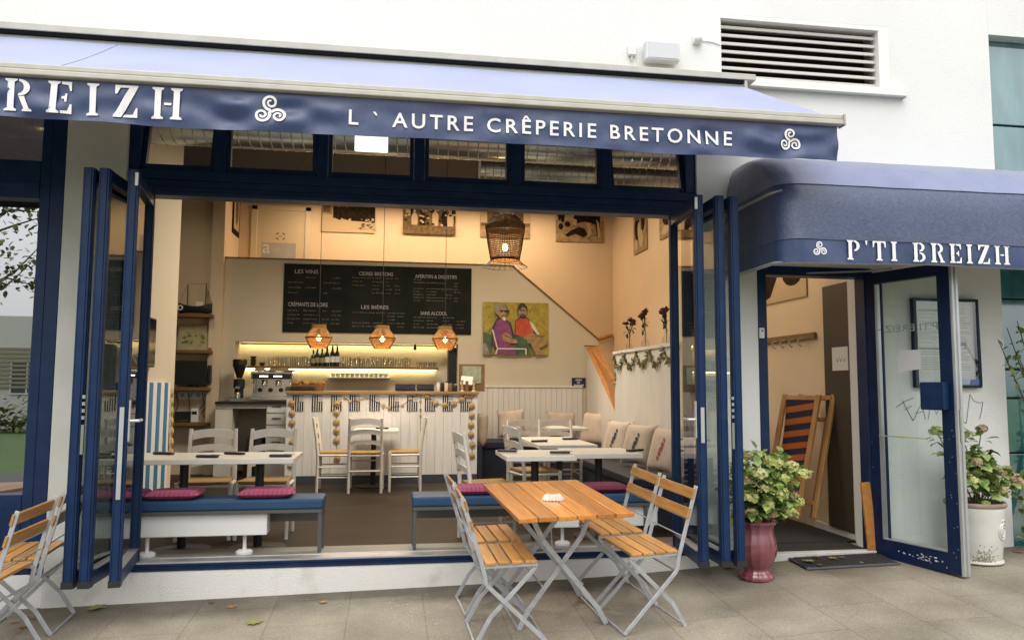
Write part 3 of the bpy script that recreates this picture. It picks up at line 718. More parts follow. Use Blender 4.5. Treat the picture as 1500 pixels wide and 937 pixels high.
def val(u, v):
    x = AX0 + (AX1 - .03 - AX0) * u; zb = VB + .006 * math.sin(x * 2.3 + .6) + .003 * math.sin(x * 7)
    z = VT + (zb - VT) * v
    return (x, AD + .012 + rip(x, z), z)
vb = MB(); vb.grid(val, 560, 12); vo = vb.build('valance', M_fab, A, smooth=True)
LF = lambda x, z: (x, AD + .012 - .0075 + rip(x, z), z)
flat = lambda x, z: (x, AD, z)
def words(mb, thr):
    fs = sorted(mb.f, key=lambda f: min(mb.v[i][0] for i in f)); out = []; right = None
    for f in fs:
        lo_ = min(mb.v[i][0] for i in f); hi_ = max(mb.v[i][0] for i in f)
        if right is None or lo_ > right + thr: out.append(MB()); right = hi_
        right = max(right, hi_); out[-1].poly([mb.v[i] for i in f])
    return out
def fit(mb, name):
    if name == 'lettering' and len(words(mb, .075)) > 1:
        for w_ in words(mb, .075): fit(w_, name)
        return
    o = mb.build(name, M_letter, vo); slice_x(o, -4.2, 2.8, .015)
    for v in o.data.vertices:
        p = LF(v.co.x, v.co.z + 3.7); v.co = (p[0], p[1], p[2] - 3.7)
lt = MB()
xr, xe = AY(6, 140, AD).x, AY(267, 155, AD).x
kk = (xe - xr)
wl = sum(STEN[c][0] for c in 'REIZH') + .42 * 4
stencil(lt, "REIZH", lambda a, b: flat(xr + a, 2.838 + b), .178, kk, .42)
pre = "P'TI B"; wp = sum(STEN[c][0] for c in pre) + .42 * 5
stencil(lt, pre, lambda a, b: flat(xr - (wp + .42) * kk / wl + a, 2.838 + b), .178, wp * kk / wl, .42)
fit(lt, 'lettering'); lt = MB()
x0, x1 = AY(511, 168, AD).x, AY(1073, 205, AD).x
text(lt, "L ` AUTRE CRÊPERIE BRETONNE", lambda a, b: flat(x0 + a, 2.868 + b), .085, x1 - x0, bold=.014, spacing=1.34)
fit(lt, 'lettering')
for px, py, r in ((396, 161, .098), (1158, 208, .082)):
    lt = MB(); c = AY(px, py, AD); triskele(lt, lambda a, b: flat(c.x + a, 2.917 + b), r); fit(lt, 'emblem')
for x in (-3.6, -.9, 1.9):
    s = MB(); s.tube([(x, -.1, 3.55), (x + .35, -.55, 3.32), (x - .02, AD + .03, 3.075)], .022, 8); s.build('folding_arm', M_cream_alu, A, smooth=True)

# ------------------------------------------------------------------ rounded canopy over the entrance door
E_ = thing('entrance_canopy', 'rounded wet navy canopy with white name lettering over the entrance door', 'canopy', (3.6, 0, 2.6))
CX0, CX1, CDp = 2.485, 6.3, .90
rings = [(0.0, 2.195), (0.0, 2.27), (0.0, 2.342), (.010, 2.46), (.02, 2.57), (.04, 2.67), (.07, 2.722), (.13, 2.81), (.22, 2.90), (.34, 2.975), (.50, 3.03), (.68, 3.06), (.84, 3.07)]
def cplan(ins, N=64):
    li = ins * .16; x0 = CX0 + li; dd = CDp - ins; r = max(.02, min(.15, dd * .8)); pts = []
    for i in range(9): pts.append((x0, -.004 - (dd - r) * i / 8))
    for i in range(1, 11):
        t = R(180 + 90 * i / 10); pts.append((x0 + r + r * math.cos(t), -(dd - r) + r * math.sin(t)))
    for i in range(1, 46): pts.append((x0 + r + (CX1 - x0 - r) * i / 45, -dd))
    return pts
cm = MB(); rows = []
for ins, z in rings: rows.append([(x, y + (.007 * math.sin(x * 6.1 + z * 9) * math.sin(x * 2.3 + 1) + .004 * math.sin(x * 17 + z * 26)) * (1 if z < 2.4 else .6), z + (.006 * math.sin(x * 4) if z < 2.2 else 0)) for i, (x, y) in enumerate(cplan(ins))])
m = len(rows[0])
cm._a([p for r in rows[2:7] for p in r], [(j * m + i, j * m + i + 1, (j + 1) * m + i + 1, (j + 1) * m + i) for j in range(4) for i in range(m - 1)])
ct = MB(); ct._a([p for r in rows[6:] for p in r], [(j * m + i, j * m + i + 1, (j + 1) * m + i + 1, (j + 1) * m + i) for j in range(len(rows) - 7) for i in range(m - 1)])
ct.build('top_panel', mat('faded_skylit_navy_canvas', (0.13, 0.155, 0.285), 0.5, 0, (0.17, 0.195, 0.33), 3, bump=.15, bscale=30, spec=.8, sheen=.8), E_, smooth=True)  # paler than the front: fading plus sky reflection put into the colour
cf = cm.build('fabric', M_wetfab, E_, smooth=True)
cv = MB()
cv._a([p for r in rows[:3] for p in r], [(j * m + i, j * m + i + 1, (j + 1) * m + i + 1, (j + 1) * m + i) for j in range(2) for i in range(m - 1)])
vo2 = cv.build('valance', M_fab, E_, smooth=True)
s = MB()
s.tube([(x, y - .003, z) for x, y, z in rows[2][6:]], .003, 5); s.tube([(x, y - .002, z + .002) for x, y, z in rows[6][10:]], .003, 5)
s.build('seam_piping', mat('navy_piping', (0.03, 0.04, 0.09), 0.5), cf)
s = MB()
for r_ in (rows[0], rows[5]): s.tube([(x, y + .02, z + .006) for x, y, z in r_], .012, 6)
for x in (3.4, 4.4, 5.4): s.tube([(x, -.01, 2.98), (x, -.35, 2.9), (x, -.84, 2.65)], .01, 6)
s.build('frame', M_galv, E_)
lt = MB()
fy = -CDp - .0085
x0, x1 = AY(1240, 368, -CDp).x, AY(1478, 378, -CDp).x
fl2 = lambda x, z: (x, fy - .004 * 0, z)
stencil(lt, "P'TI BREIZH", lambda a, b: fl2(x0 + a, 2.213 + b), .128, x1 - x0, .30)
[w_.build('lettering', M_letter, vo2) for w_ in words(lt, .07)]; lt = MB()
c = AY(1200, 364, -CDp); triskele(lt, lambda a, b: fl2(c.x + a, 2.275 + b), .055); lt.build('emblem', M_letter, vo2)
# ------------------------------------------------------------------ folding table and chairs on the pavement
TILT = (math.atan(SY), -math.atan(SX), 0)
def tiltrot(a): 
    e = (Matrix.Rotation(math.atan(SY), 3, 'X') @ Matrix.Rotation(-math.atan(SX), 3, 'Y') @ Matrix.Rotation(a, 3, 'Z')).to_euler(); return e
def fold_table(name, label, x, y, a, w, l, slats, h=.72, group=None):
    t = thing(name, label, 'table', (x, y, gz(x, y)), group, tiltrot(a))
    s = MB(); sw = w / slats
    for i in range(slats): s.box(-w / 2 + i * sw + .0025, -w / 2 + (i + 1) * sw - .0025, -l / 2, l / 2, h - .026, h)
    s.box(-w / 2 + .03, w / 2 - .03, -l / 2 + .16, -l / 2 + .20, h - .046, h - .027); s.box(-w / 2 + .03, w / 2 - .03, l / 2 - .20, l / 2 - .16, h - .046, h - .027)
    s.build('tabletop', M_woodT, t, bevel=.004, seg=2, local=True)
    ya, yb = -l / 2 + .32, l / 2 - .26
    for k, sg in ((0, 1), (1, -1)):
        s = MB(); o = .012 * (1 if k else -1)
        for yy in (ya, yb):
            q = yy + o
            s.bar((-.20 * sg, q, h - .03), (-.12 * sg, q, h - .20), .03, .010, (0, 1, 0)); s.bar((-.12 * sg, q, h - .20), (.215 * sg, q, .10), .03, .010, (0, 1, 0)); s.bar((.215 * sg, q, .10), (.262 * sg, q, .008), .03, .010, (0, 1, 0))
        s.bar((.262 * sg, ya + o, .008), (.262 * sg, yb + o, .008), .012, .014); s.bar((.12 * sg, ya + o, .25), (.12 * sg, yb + o, .25), .010, .010)
        s.bar((-.20 * sg, ya + o, h - .034), (-.20 * sg, yb + o, h - .034), .025, .008)
        s.build('leg_frame', M_galv, t, bevel=.0015, local=True)
    s = MB(); s.tube([(0.0, (ya + yb) / 2, h - .05), (.01, (ya + yb) / 2, .35)], .004, 5); s.build('stay', M_galv, t, local=True)
    return t
T1 = fold_table('folding_table', 'orange slatted folding table with a scallop shell on top', 1.005, -.70, R(3.5), .665, 1.10, 6)
def fold_chair(label, x, y, a, group):
    """front towards +x (local)"""
    t = thing('folding_chair', label, 'folding chair', (x, y, gz(x, y)), group, tiltrot(a))
    W = .40; e = W / 2
    for q in (-e, e):
        s = MB(); pts = [(-.275, q, .82), (-.16, q, .43), (-.14, q, .335), (.18, q, .02), (.19, q, .006)]
        for a_, b_ in zip(pts, pts[1:]): s.bar(a_, b_, .024, .008, (0, 1, 0))
        s.build('upright', M_galv, t, bevel=.0015, local=True)
        q2 = q - .016 * (1 if q > 0 else -1)
        s = MB(); pts = [(.145, q2, .425), (.115, q2, .385), (-.12, q2, .15), (-.195, q2, .02), (-.205, q2, .006)]
        for a_, b_ in zip(pts, pts[1:]): s.bar(a_, b_, .024, .008, (0, 1, 0))
        s.build('leg', M_galv, t, bevel=.0015, local=True)
    for a_, b_, w_ in (((.19, -e, .008), (.19, e, .008), .011), ((-.205, -e + .016, .008), (-.205, e - .016, .008), .011), ((-.14, -e, .335), (-.14, e, .335), .009), ((-.219, -e, .63), (-.219, e, .63), .006), ((-.19, -e, .53), (-.19, e, .53), .006)):
        s = MB(); s.bar(a_, b_, w_, w_); s.build('cross_rod', M_galv, t, local=True)
    for q in (-e + .008, e - .008): s = MB(); s.bar((-.16, q, .432), (.15, q, .432), .012, .016); s.build('seat_rail', M_galv, t, local=True)
    s = MB()
    for i in range(4): s.box(-.148 + i * .0755, -.148 + i * .0755 + .066, -e - .005, e + .005, .441, .459)
    s.build('seat', M_seatwood, t, bevel=.004, seg=2, local=True)
    for k, z in enumerate((.775, .665)):
        s = MB(); xx = -.275 + (.82 - z) * .115 / .39
        d = V3((.115, 0, -.39)).normalized()
        s.bar(V3((xx, -e - .012, z)) + V3((.01, 0, 0)), V3((xx, e + .012, z)) + V3((.01, 0, 0)), .016, .062, (-d.x, 0, -d.z)); s.build('back_slat', M_seatwood, t, bevel=.004, seg=2, local=True)
    return t
M_seatwood = mat('varnished_slat_wood', (0.56, 0.285, 0.075), 0.38, 0, (0.40, 0.18, 0.04), 6, bump=0.08, bscale=30, stretch=(10, 0.8, 10), coat=0.2, cells=(13.2, 1.95))
GCH = 'folding chairs around the pavement tables'
c0 = fold_chair('slatted folding chair nearest the camera on the left side of the orange table', .68, -.93, R(2), GCH)
def cch(x, y, a, label): return again(c0, (x, y, gz(x, y)), tiltrot(R(a)), label)
cch(.665, -.45, 4, 'slatted folding chair left of the orange table, the one nearer the shopfront')
cch(1.50, -.90, 180 + 7, 'slatted folding chair nearer the camera on the right side of the orange table')
cch(1.46, -.40, 180 + 5, 'slatted folding chair right of the orange table, half hidden behind its neighbour')
cch(-2.135, -.83, 180 - 4, 'slatted folding chair at the left edge, nearer the camera of that pair')
cch(-2.125, -.36, 180 + 2, 'slatted folding chair at the left edge, behind its neighbour by the window post')
fold_table('folding_table', 'brown slatted folding table cut by the left edge of the photo', -2.92, -.62, 0, .66, 1.1, 6)
# scallop shell
sh = AP(811, 729, .735); S0 = thing('seashell', 'pale scallop shell lying on the orange folding table', 'seashell', (sh.x, sh.y, gz(sh.x, sh.y) + .722))
s = MB(); 
def shf(u, v):
    t = -1.25 + 2.5 * u; r = .075 * v * (1 + .02 * math.cos(u * 60)); z = .034 * math.sin(math.pi * min(1, v * .98 + .02)) + .0035 * math.cos(u * 60) * v
    return (S0.location.x + r * math.sin(t), S0.location.y + .035 - r * math.cos(t), S0.location.z + .002 + z)
s.grid(shf, 40, 10); s.build('upper_valve', mat('pale_shell', (0.68, 0.60, 0.52), 0.4, 0, (0.55, 0.44, 0.36), 30), S0, smooth=True)
s = MB(); x, y, z = S0.location; s.prism([(x - .03, y + .028, z + .001), (x + .03, y + .028, z + .001), (x + .012, y + .048, z + .001), (x - .012, y + .048, z + .001)], (0, 0, .012)); s.build('hinge', MATS['pale_shell'], S0, bevel=.003)

# ------------------------------------------------------------------ hydrangeas in pots
def leaf_face(mb, c, d, up, L, Wd, mi=0):
    d = V3(d).normalized(); sd_ = d.cross(V3(up)); 
    if sd_.length < 1e-3: sd_ = V3((1, 0, 0))
    sd_.normalize(); nn = sd_.cross(d); c = V3(c)
    a = c + d * L * .35; b = c + d * L * .72
    mb._a([c, a + sd_ * Wd * .5 + nn * Wd * .12, b + sd_ * Wd * .38 + nn * Wd * .1, c + d * L - nn * L * .1, b - sd_ * Wd * .38 + nn * Wd * .1, a - sd_ * Wd * .5 + nn * Wd * .12, a, b],
          [(0, 6, 1), (1, 6, 7, 2), (2, 7, 3), (0, 5, 6), (5, 4, 7, 6), (4, 3, 7)], mi)
def rdir(rnd, zmin=-1):
    while True:
        v = V3((rnd.uniform(-1, 1), rnd.uniform(-1, 1), rnd.uniform(-1, 1)))
        if .1 < v.length < 1 and v.normalized().z > zmin: return v.normalized()
def flower_head(parent, c, r, m, rnd, n=150):
    s = MB(); c = V3(c)
    for i in range(n):
        d = rdir(rnd, -.55); p = c + V3((d.x, d.y, d.z * .75)) * r * rnd.uniform(.66, 1.12); q = r * rnd.uniform(.20, .34)
        t = d.cross(V3((rnd.uniform(-1, 1), rnd.uniform(-1, 1), rnd.uniform(-1, 1)))).normalized(); b = d.cross(t)
        for k in range(4):
            a_ = math.pi / 2 * k; u = t * math.cos(a_) + b * math.sin(a_); w = t * -math.sin(a_) + b * math.cos(a_)
            s.poly([p, p + u * q * .6 + w * q * .42 + d * q * .1, p + u * q + d * q * .18, p + u * q * .6 - w * q * .42 + d * q * .1])
    s.ball(c, r * .5, 8, 5)
    return s.build('flower_head', m, parent)
def hydrangea(t, base, heads, spread, nleaf, flowmats, rnd, sway=0.0, leaf_len=(.05, .10)):
    s = MB(); lf = MB(); base = V3(base)
    for (hx, hy, hz, r, mi) in heads:
        h = V3((hx, hy, hz)); st = base + V3((rnd.uniform(-.06, .06), rnd.uniform(-.06, .06), 0)); mid = (st + h) / 2 + V3((rnd.uniform(-.03, .03), rnd.uniform(-.03, .03), .05))
        pts = [st, st * .55 + mid * .45, mid, mid * .4 + h * .6, h]
        s.tube(pts, [.006, .005, .0045, .004, .003], 5)
        for k in range(nleaf):
            f = rnd.uniform(.30, 1.0); i = min(3, int(f * 4)); g = f * 4 - i; p = pts[i] * (1 - g) + pts[i + 1] * g
            d = rdir(rnd, -.35); L = rnd.uniform(*leaf_len); leaf_face(lf, p + d * rnd.uniform(.0, .06), d + V3((0, 0, -.25)), (rnd.uniform(-.4, .4), rnd.uniform(-.4, .4), 1), L, L * .72)
        flower_head(t, h, r * rnd.uniform(.8, 1.12), flowmats[mi], rnd)
    s.build('stems', M_stem, t); lf.build('foliage', M_leaf, t)
pc = AP(1108, 846)
P1 = thing('potted_hydrangea', 'lime green hydrangea in a ribbed burgundy glazed urn', 'potted plant', (pc.x, pc.y, gz(pc.x, pc.y)))
pr = [(.0, .0), (.118, .0), (.122, .012), (.118, .03), (.105, .042), (.088, .055), (.086, .07), (.098, .085), (.118, .115), (.135, .16), (.142, .205), (.139, .25), (.127, .295), (.119, .33), (.122, .355), (.140, .372), (.148, .380), (.148, .392), (.140, .396), (.125, .388), (.118, .36), (.118, .34), (0, .338)]
s = MB(); s.lathe(pr, P1.location, 140, lobes=14, amp=-.05); pot = s.build('pot', M_burg, P1, smooth=True)
s = MB(); s.lathe([(0, 0), (.117, 0)], (P1.location.x, P1.location.y, P1.location.z + .358), 20); s.build('soil', M_soil, P1)
rnd = random.Random(21)
def px2(h, px, py, dy): # a point near pot c at depth offset dy
    return AY(px, py, h.location.y + dy)
heads = []
for (px, py, dy, r, mi) in ((1095, 668, .02, .048, 1), (1112, 668, .08, .05, 0), (1133, 676, -.05, .062, 0), (1160, 684, .0, .055, 0), (1175, 694, -.02, .05, 0), (1112, 694, -.10, .06, 0), (1096, 703, -.06, .05, 1), (1098, 727, -.12, .066, 0),
                         (1140, 722, -.12, .062, 0), (1160, 726, -.04, .045, 1), (1125, 738, -.14, .05, 0), (1155, 748, -.08, .055, 0), (1100, 750, -.12, .045, 1), (1130, 700, .02, .05, 0), (1080, 690, .10, .05, 0), (1085, 730, .06, .05, 0), (1068, 712, .02, .05, 1), (1130, 752, -.06, .042, 1), (1148, 700, -.1, .04, 0), (1120, 715, -.15, .035, 1), (1080, 755, -.05, .04, 0), (1170, 735, -.02, .035, 0), (1145, 670, .05, .035, 0), (1085, 675, -.02, .04, 0)):
    p = px2(P1, px, py, dy); heads.append((p.x, p.y, p.z, r, mi))
hydrangea(P1, P1.location + V3((0, 0, .36)), heads, .2, 32, (M_flow, M_flow2), rnd, leaf_len=(.04, .10))
pc = AP(1437, 822); P2 = thing('potted_hydrangea', 'faded pink hydrangea in a tall white clay pot behind the open door', 'potted plant', (pc.x - .005, pc.y + .03, gz(pc.x, pc.y)))
pr = [(0, 0), (.165, 0), (.172, .008), (.170, .02), (.160, .028), (.163, .06), (.178, .2), (.190, .35), (.197, .385), (.197, .40)]
s = MB(); s.lathe(pr, P2.location, 48); s.build('pot', M_cer, P2, smooth=True)
s = MB(); s.lathe([(.198, 0), (.205, .008), (.205, .025), (.197, .035), (.182, .03), (.18, -.03)], V3(P2.location) + V3((0, 0, .40)), 40); s.build('rim', M_clay, P2, smooth=True)
s = MB(); s.lathe([(0, 0), (.18, 0)], V3(P2.location) + V3((0, 0, .39)), 24); s.build('soil', M_soil, P2)
# raised oval seal and moss on the pot
s = MB(); L0 = P2.location; ang = R(-62)
def onpot(a, z, r_=0.0): rr = .163 + (z - .06) / .29 * .027 + r_; return V3((L0.x + rr * math.cos(a), L0.y + rr * math.sin(a), L0.z + z))
for q in (.05, .032): s.tube([onpot(ang + q * math.cos(R(k * 15)) / .18, .235 + q * 1.15 * math.sin(R(k * 15)), .003) for k in range(24)], .0055, 6, closed=True)
for k in range(-2, 3): s.tube([onpot(ang + k * .045, .22, .002), onpot(ang + k * .045, .25, .002)], .005, 5)
s.tube([onpot(ang - .12, .31, .002), onpot(ang, .318, .002), onpot(ang + .12, .31, .002)], .006, 5)
s.build('seal', M_cer, P2, smooth=True)
s = MB(); rnd = random.Random(8)
for k in range(150):
    a = R(-112) + rnd.gauss(0, .22); z = abs(rnd.gauss(.03, .05)) + .012
    if z > .15: continue
    c = onpot(a, z, .0015 + (.006 if z < .03 else 0)); w = rnd.uniform(.003, .008); tn = V3((-math.sin(a), math.cos(a), 0))
    s.poly([c + tn * w * math.cos(2 * math.pi * i / 6) * rnd.uniform(.6, 1.2) + V3((0, 0, w * math.sin(2 * math.pi * i / 6) * rnd.uniform(.6, 1.2))) for i in range(6)])
s.build('moss', M_moss, P2)
heads = []; rnd = random.Random(5)
for (px, py, dy, r, mi) in ((1438, 628, -.05, .038, 1), (1408, 638, .0, .03, 1), (1372, 632, .03, .055, 0), (1418, 665, .0, .035, 1), (1430, 676, -.08, .05, 1), (1446, 672, -.02, .05, 1), (1465, 690, -.1, .05, 1), (1484, 700, -.05, .05, 1), (1495, 708, .0, .045, 1), (1410, 690, -.08, .045, 1), (1425, 705, -.12, .04, 0), (1466, 718, -.12, .04, 1), (1450, 700, .06, .045, 0)):
    p = px2(P2, px, py, dy); heads.append((p.x, p.y, p.z, r, mi))
hydrangea(P2, V3(P2.location) + V3((0, 0, .40)), heads, .2, 26, (M_flow, M_flow2), rnd, leaf_len=(.05, .10))

# bushy shrub at the right edge, in front of the teal panels
SBH = AY(1530, 700, -.12); SB = thing('shrub', 'leafy green shrub at the right edge in front of the teal panels', 'shrub', (SBH.x, SBH.y, gz(SBH.x, SBH.y)))
s = MB(); lf = MB(); rnd = random.Random(31); b0 = V3(SB.location)
tips = [AY(x, y, SBH.y + d_) for x, y, d_ in ((1462, 497, -.1), (1475, 480, -.05), (1490, 470, 0), (1492, 520, -.1), (1500, 540, .0), (1495, 700, .05), (1485, 725, -.05), (1492, 745, -.1), (1500, 770, 0), (1505, 640, 0), (1540, 560, .05), (1560, 660, 0), (1550, 480, .1), (1520, 600, -.1), (1498, 790, -.05))]
for tp in tips:
    mid = (b0 + tp) / 2 + V3((.12, 0, .12)); pts = [b0 + V3((rnd.uniform(-.04, .04), rnd.uniform(-.04, .04), 0)), b0 * .5 + mid * .5, mid, mid * .45 + tp * .55, tp]
    s.tube(pts, [.012, .010, .008, .005, .003], 5)
    for k in range(34):
        f = rnd.uniform(.35, 1.0); i = min(3, int(f * 4)); g = f * 4 - i; p = pts[i] * (1 - g) + pts[i + 1] * g
        d_ = rdir(rnd, -.8); L = rnd.uniform(.035, .075); leaf_face(lf, p, d_ + V3((-.2, 0, -.3)), (rnd.uniform(-.5, .5), rnd.uniform(-.5, .5), 1), L, L * .5)
s.build('stems', M_bark, SB); lf.build('foliage', leafmat('shrub_leaf', (0.06, 0.12, 0.02), (0.19, 0.24, 0.05)), SB)

# ------------------------------------------------------------------ doormat, prop, fallen leaves
c_ = [AP(1190, 842), AP(1312, 832), AP(1262, 812), AP(1144, 822)]
mx_, my_ = 3.28, -.02
DM = thing('doormat', 'black ribbed rubber doormat in front of the entrance', 'doormat', (3.285, -.10, gz(3.285, -.10) + .004), None, tiltrot(0))
s = MB(); s.box(-.36, .36, -.19, .12, .002, .012); s.build('base', M_mat, DM, bevel=.004, local=True)
s = MB()
for i in range(34):
    x = -.33 + i * .0205; s.bar((x - .03, -.17, .014), (x + .03, .10, .014), .006, .007)
s.build('ribs', mat('mat_ribs', (0.03, 0.03, 0.029), 0.8), DM, local=True)
s = MB(); s.box(-.362, .362, -.20, -.19, .002, .012); s.build('edge_strip', mat('mat_edge', (0.10, 0.11, 0.12), 0.6), DM, local=True)
b_ = AP(1279, 812); t_ = AY(1267, 706, b_.y + .02)
DWd = thing('wooden_prop', 'orange wooden plank leaning at the hinge side of the open door', 'plank', (b_.x, b_.y, gz(b_.x, b_.y)))
s = MB(); s.bar((b_.x, b_.y, gz(b_.x, b_.y) + .002), t_, .075, .022, (0, 1, 0)); s.build('plank', M_stairwood, DWd, bevel=.003)
M_fl = [mat('fallen_leaf_%s' % n, c, 0.7, 0, c2, 30) for n, c, c2 in (('yellow', (0.42, 0.25, 0.05), (0.30, 0.15, 0.03)), ('green', (0.26, 0.27, 0.09), (0.19, 0.2, 0.06)), ('brown', (0.30, 0.13, 0.035), (0.19, 0.08, 0.02)))]
def maple(c, size, rot, mi, label, rnd, lift=.004, zbase=None):
    z = gz(c[0], c[1]) if zbase is None else zbase
    t = MB(); pts = []
    prof = [(0, -.55), (.12, -.35), (.55, -.5), (.42, -.2), (.95, .0), (.55, .15), (.75, .6), (.3, .42), (0, 1.0), (-.3, .42), (-.75, .6), (-.55, .15), (-.95, .0), (-.42, -.2), (-.55, -.5), (-.12, -.35)]
    cs, sn = math.cos(rot), math.sin(rot); curl = rnd.uniform(.1, .3)
    P = []
    for x, y in prof:
        x *= size * rnd.uniform(.85, 1.1); y *= size; zz = lift + curl * (abs(x) * .5 + max(0, y) * .3) * rnd.uniform(.5, 1.2)
        P.append((c[0] + x * cs - y * sn, c[1] + x * sn + y * cs, z + zz))
    o = (c[0], c[1], z + lift)
    for a_, b2 in zip(P, P[1:] + P[:1]): t.poly([o, a_, b2])
    t.tube([P[0], (c[0] + .9 * size * sn, c[1] - .9 * size * cs, z + lift)], .0012, 4)
    ob = t.build('fallen_leaf', M_fl[mi]); return tag(ob, label, 'leaf', 'fallen autumn leaves')
rnd = random.Random(77)
for (px, py, sz, mi, lb) in ((370, 912, .075, 1, 'large green maple leaf lying alone mid pavement at the bottom left'), (148, 882, .085, 1, 'large green maple leaf against the wall foot behind the left chairs'), (340, 889, .045, 0, 'small yellow leaf lying between the two green maple leaves'), (473, 882, .04, 0, 'yellow leaf on the bare pavement nearest the left of the orange table'),
                         (310, 882, .025, 2, 'tiny brown leaf near the wall foot under the left bench'), (855, 880, .05, 0, 'yellow leaf under the right side of the orange table'), (788, 857, .03, 2, 'small brown leaf under the orange table by the wall'), (672, 872, .04, 0, 'yellow leaf between the legs of the left chair of the orange table'),
                         (1066, 829, .06, 0, 'big yellow leaf at the foot of the folded right hand doors'), (1040, 840, .025, 2, 'tiny dark brown leaf just in front of the folded right hand doors'), (905, 845, .035, 0, 'yellow leaf behind the right hand folding chairs'),
                         (48, 905, .05, 2, 'brown leaf beneath the left edge folding chair'), (34, 918, .04, 0, 'yellow leaf beneath the left edge folding chair, nearer the camera'), (20, 912, .03, 2, 'small brown leaf at the far left under the chair'),
                         (1426, 824, .05, 0, 'yellow leaf at the foot of the white clay pot'), (1489, 808, .05, 2, 'orange leaf right of the white clay pot'), (1292, 806, .035, 2, 'brown leaf behind the hinge of the open door')):
    c = AP(px, py); maple((c.x, min(c.y, -.075)), sz, rnd.uniform(0, 6.28), mi, lb, rnd)
for (px, py, sz, mi, lb) in ((1183, 823, .06, 1, 'green maple leaf on the rubber doormat'), (1220, 819, .045, 0, 'orange leaf on the middle of the rubber doormat'), (1196, 817, .035, 0, 'pale orange leaf at the back of the doormat by the threshold'), (1200, 829, .03, 2, 'brown leaf on the doormat in front of the green one'), (1233, 818, .03, 2, 'small brown leaf right of the orange leaf on the doormat'), (1262, 826, .022, 0, 'tiny pale leaf at the right of the doormat')):
    c = AP(px, py, .02); maple((c.x, c.y), sz, rnd.uniform(0, 6.28), mi, lb, rnd, lift=.034)
s = MB()
for k in range(70):
    if k < 45: c = AP(rnd.gauss(612, 22), rnd.gauss(900, 14))
    else: c = AP(rnd.uniform(150, 1480), rnd.uniform(872, 934))
    w = rnd.uniform(.003, .008); z = gz(c.x, c.y) + .003
    s.poly([(c.x + w * math.cos(2 * math.pi * i / 5) * rnd.uniform(.6, 1.3), c.y + w * math.sin(2 * math.pi * i / 5) * rnd.uniform(.6, 1.3), z) for i in range(5)])
tag(s.build('crumbs', mat('pale_crumbs', (0.55, 0.48, 0.38), 0.9)), 'scattered pale crumbs and petals on the pavement', 'crumbs', kind='stuff')

# ------------------------------------------------------------------ across the street (seen in the glass)
def street_tree(x, y, h, seed, label):
    rnd = random.Random(seed); t = thing('street_tree', label, 'tree', (x, y, -.7), 'trees across the street')
    s = MB(); b0 = V3(t.location); s.tube([b0, b0 + V3((.05, 0, h * .25)), b0 + V3((-.05, .1, h * .5)), b0 + V3((.1, 0, h * .8))], [.22, .18, .13, .05], 8)
    lf = MB()
    for k in range(22):
        a = rnd.uniform(0, 6.28); z0 = h * rnd.uniform(.42, .75); L = h * rnd.uniform(.2, .36)
        p0 = b0 + V3((0, 0, z0)); p1 = p0 + V3((math.cos(a) * L * .6, math.sin(a) * L * .6, L * .35)); p2 = p0 + V3((math.cos(a) * L, math.sin(a) * L, L * rnd.uniform(.3, .8)))
        s.tube([p0, p1, p2], [.06, .035, .012], 5)
        for j in range(55):
            q = (p1 if rnd.random() < .4 else p2) + rdir(rnd) * rnd.uniform(.1, .9); leaf_face(lf, q, rdir(rnd), (0, 0, 1), rnd.uniform(.16, .3), .16)
    s.build('trunk', M_bark, t); lf.build('crown', leafmat('tree_leaf', (0.07, 0.11, 0.02), (0.20, 0.20, 0.05)), t)
street_tree(-14.2, -22.5, 10, 2, 'broad street tree across the road on the left')
street_tree(4.8, -19.5, 9, 3, 'street tree across the road opposite the entrance door')
sp_ = thing('lamp_post', 'slim grey lamp post across the road', 'lamp post', (-11.9, -13.9, -.7))
s = MB(); s.tube([(-11.9, -13.9, -.7), (-11.9, -13.9, 4.6)], [.09, .05], 10); s.build('post', M_galv, sp_, smooth=True); s = MB(); s.box(-12.1, -11.3, -14.0, -13.8, 4.6, 4.72); s.build('head', M_galv, sp_, bevel=.03)
bb = thing('opposite_building', 'pale low building across the street with slatted shutters', 'building', (-6, -34, -.7))
s = MB(); s.box(-30, 22, -40, -34, -.7, 4.6); s.build('wall', mat('pale_facade', (0.72, 0.71, 0.66), 0.9), bb)
for i in range(9):
    x = -28.5 + i * 5.4
    s = MB(); s.box(x, x + 1.5, -33.99, -33.93, .9, 2.5); w_ = s.build('window', M_white, bb); s = MB()
    for a_ in (0, 1): s.box(x + .08 + a_ * .7, x + .70 + a_ * .7, -33.929, -33.92, .98, 2.42)
    s.build('pane', mat('far_pane', (0.06, 0.07, 0.08), 0.15), w_)
hd_ = MB(); rnd = random.Random(90)
for k in range(5200): leaf_face(hd_, (rnd.uniform(-30, 20), -31.5 + rnd.uniform(-.8, .8), -.6 + abs(rnd.gauss(0, .55))), rdir(rnd), (0, 0, 1), .3, .2)
tag(hd_.build('hedge', MATS['tree_leaf']), 'low green hedge in front of the pale building across the street', 'hedge')
for i in range(7):
    s = MB(); x = -25.2 + i * 6.5
    for k in range(10): s.box(x, x + 2.2, -33.97, -33.9, 1.2 + k * .2, 1.3 + k * .2)
    s.build('shutter', mat('tan_shutter', (0.35, 0.32, 0.2), 0.7), bb)
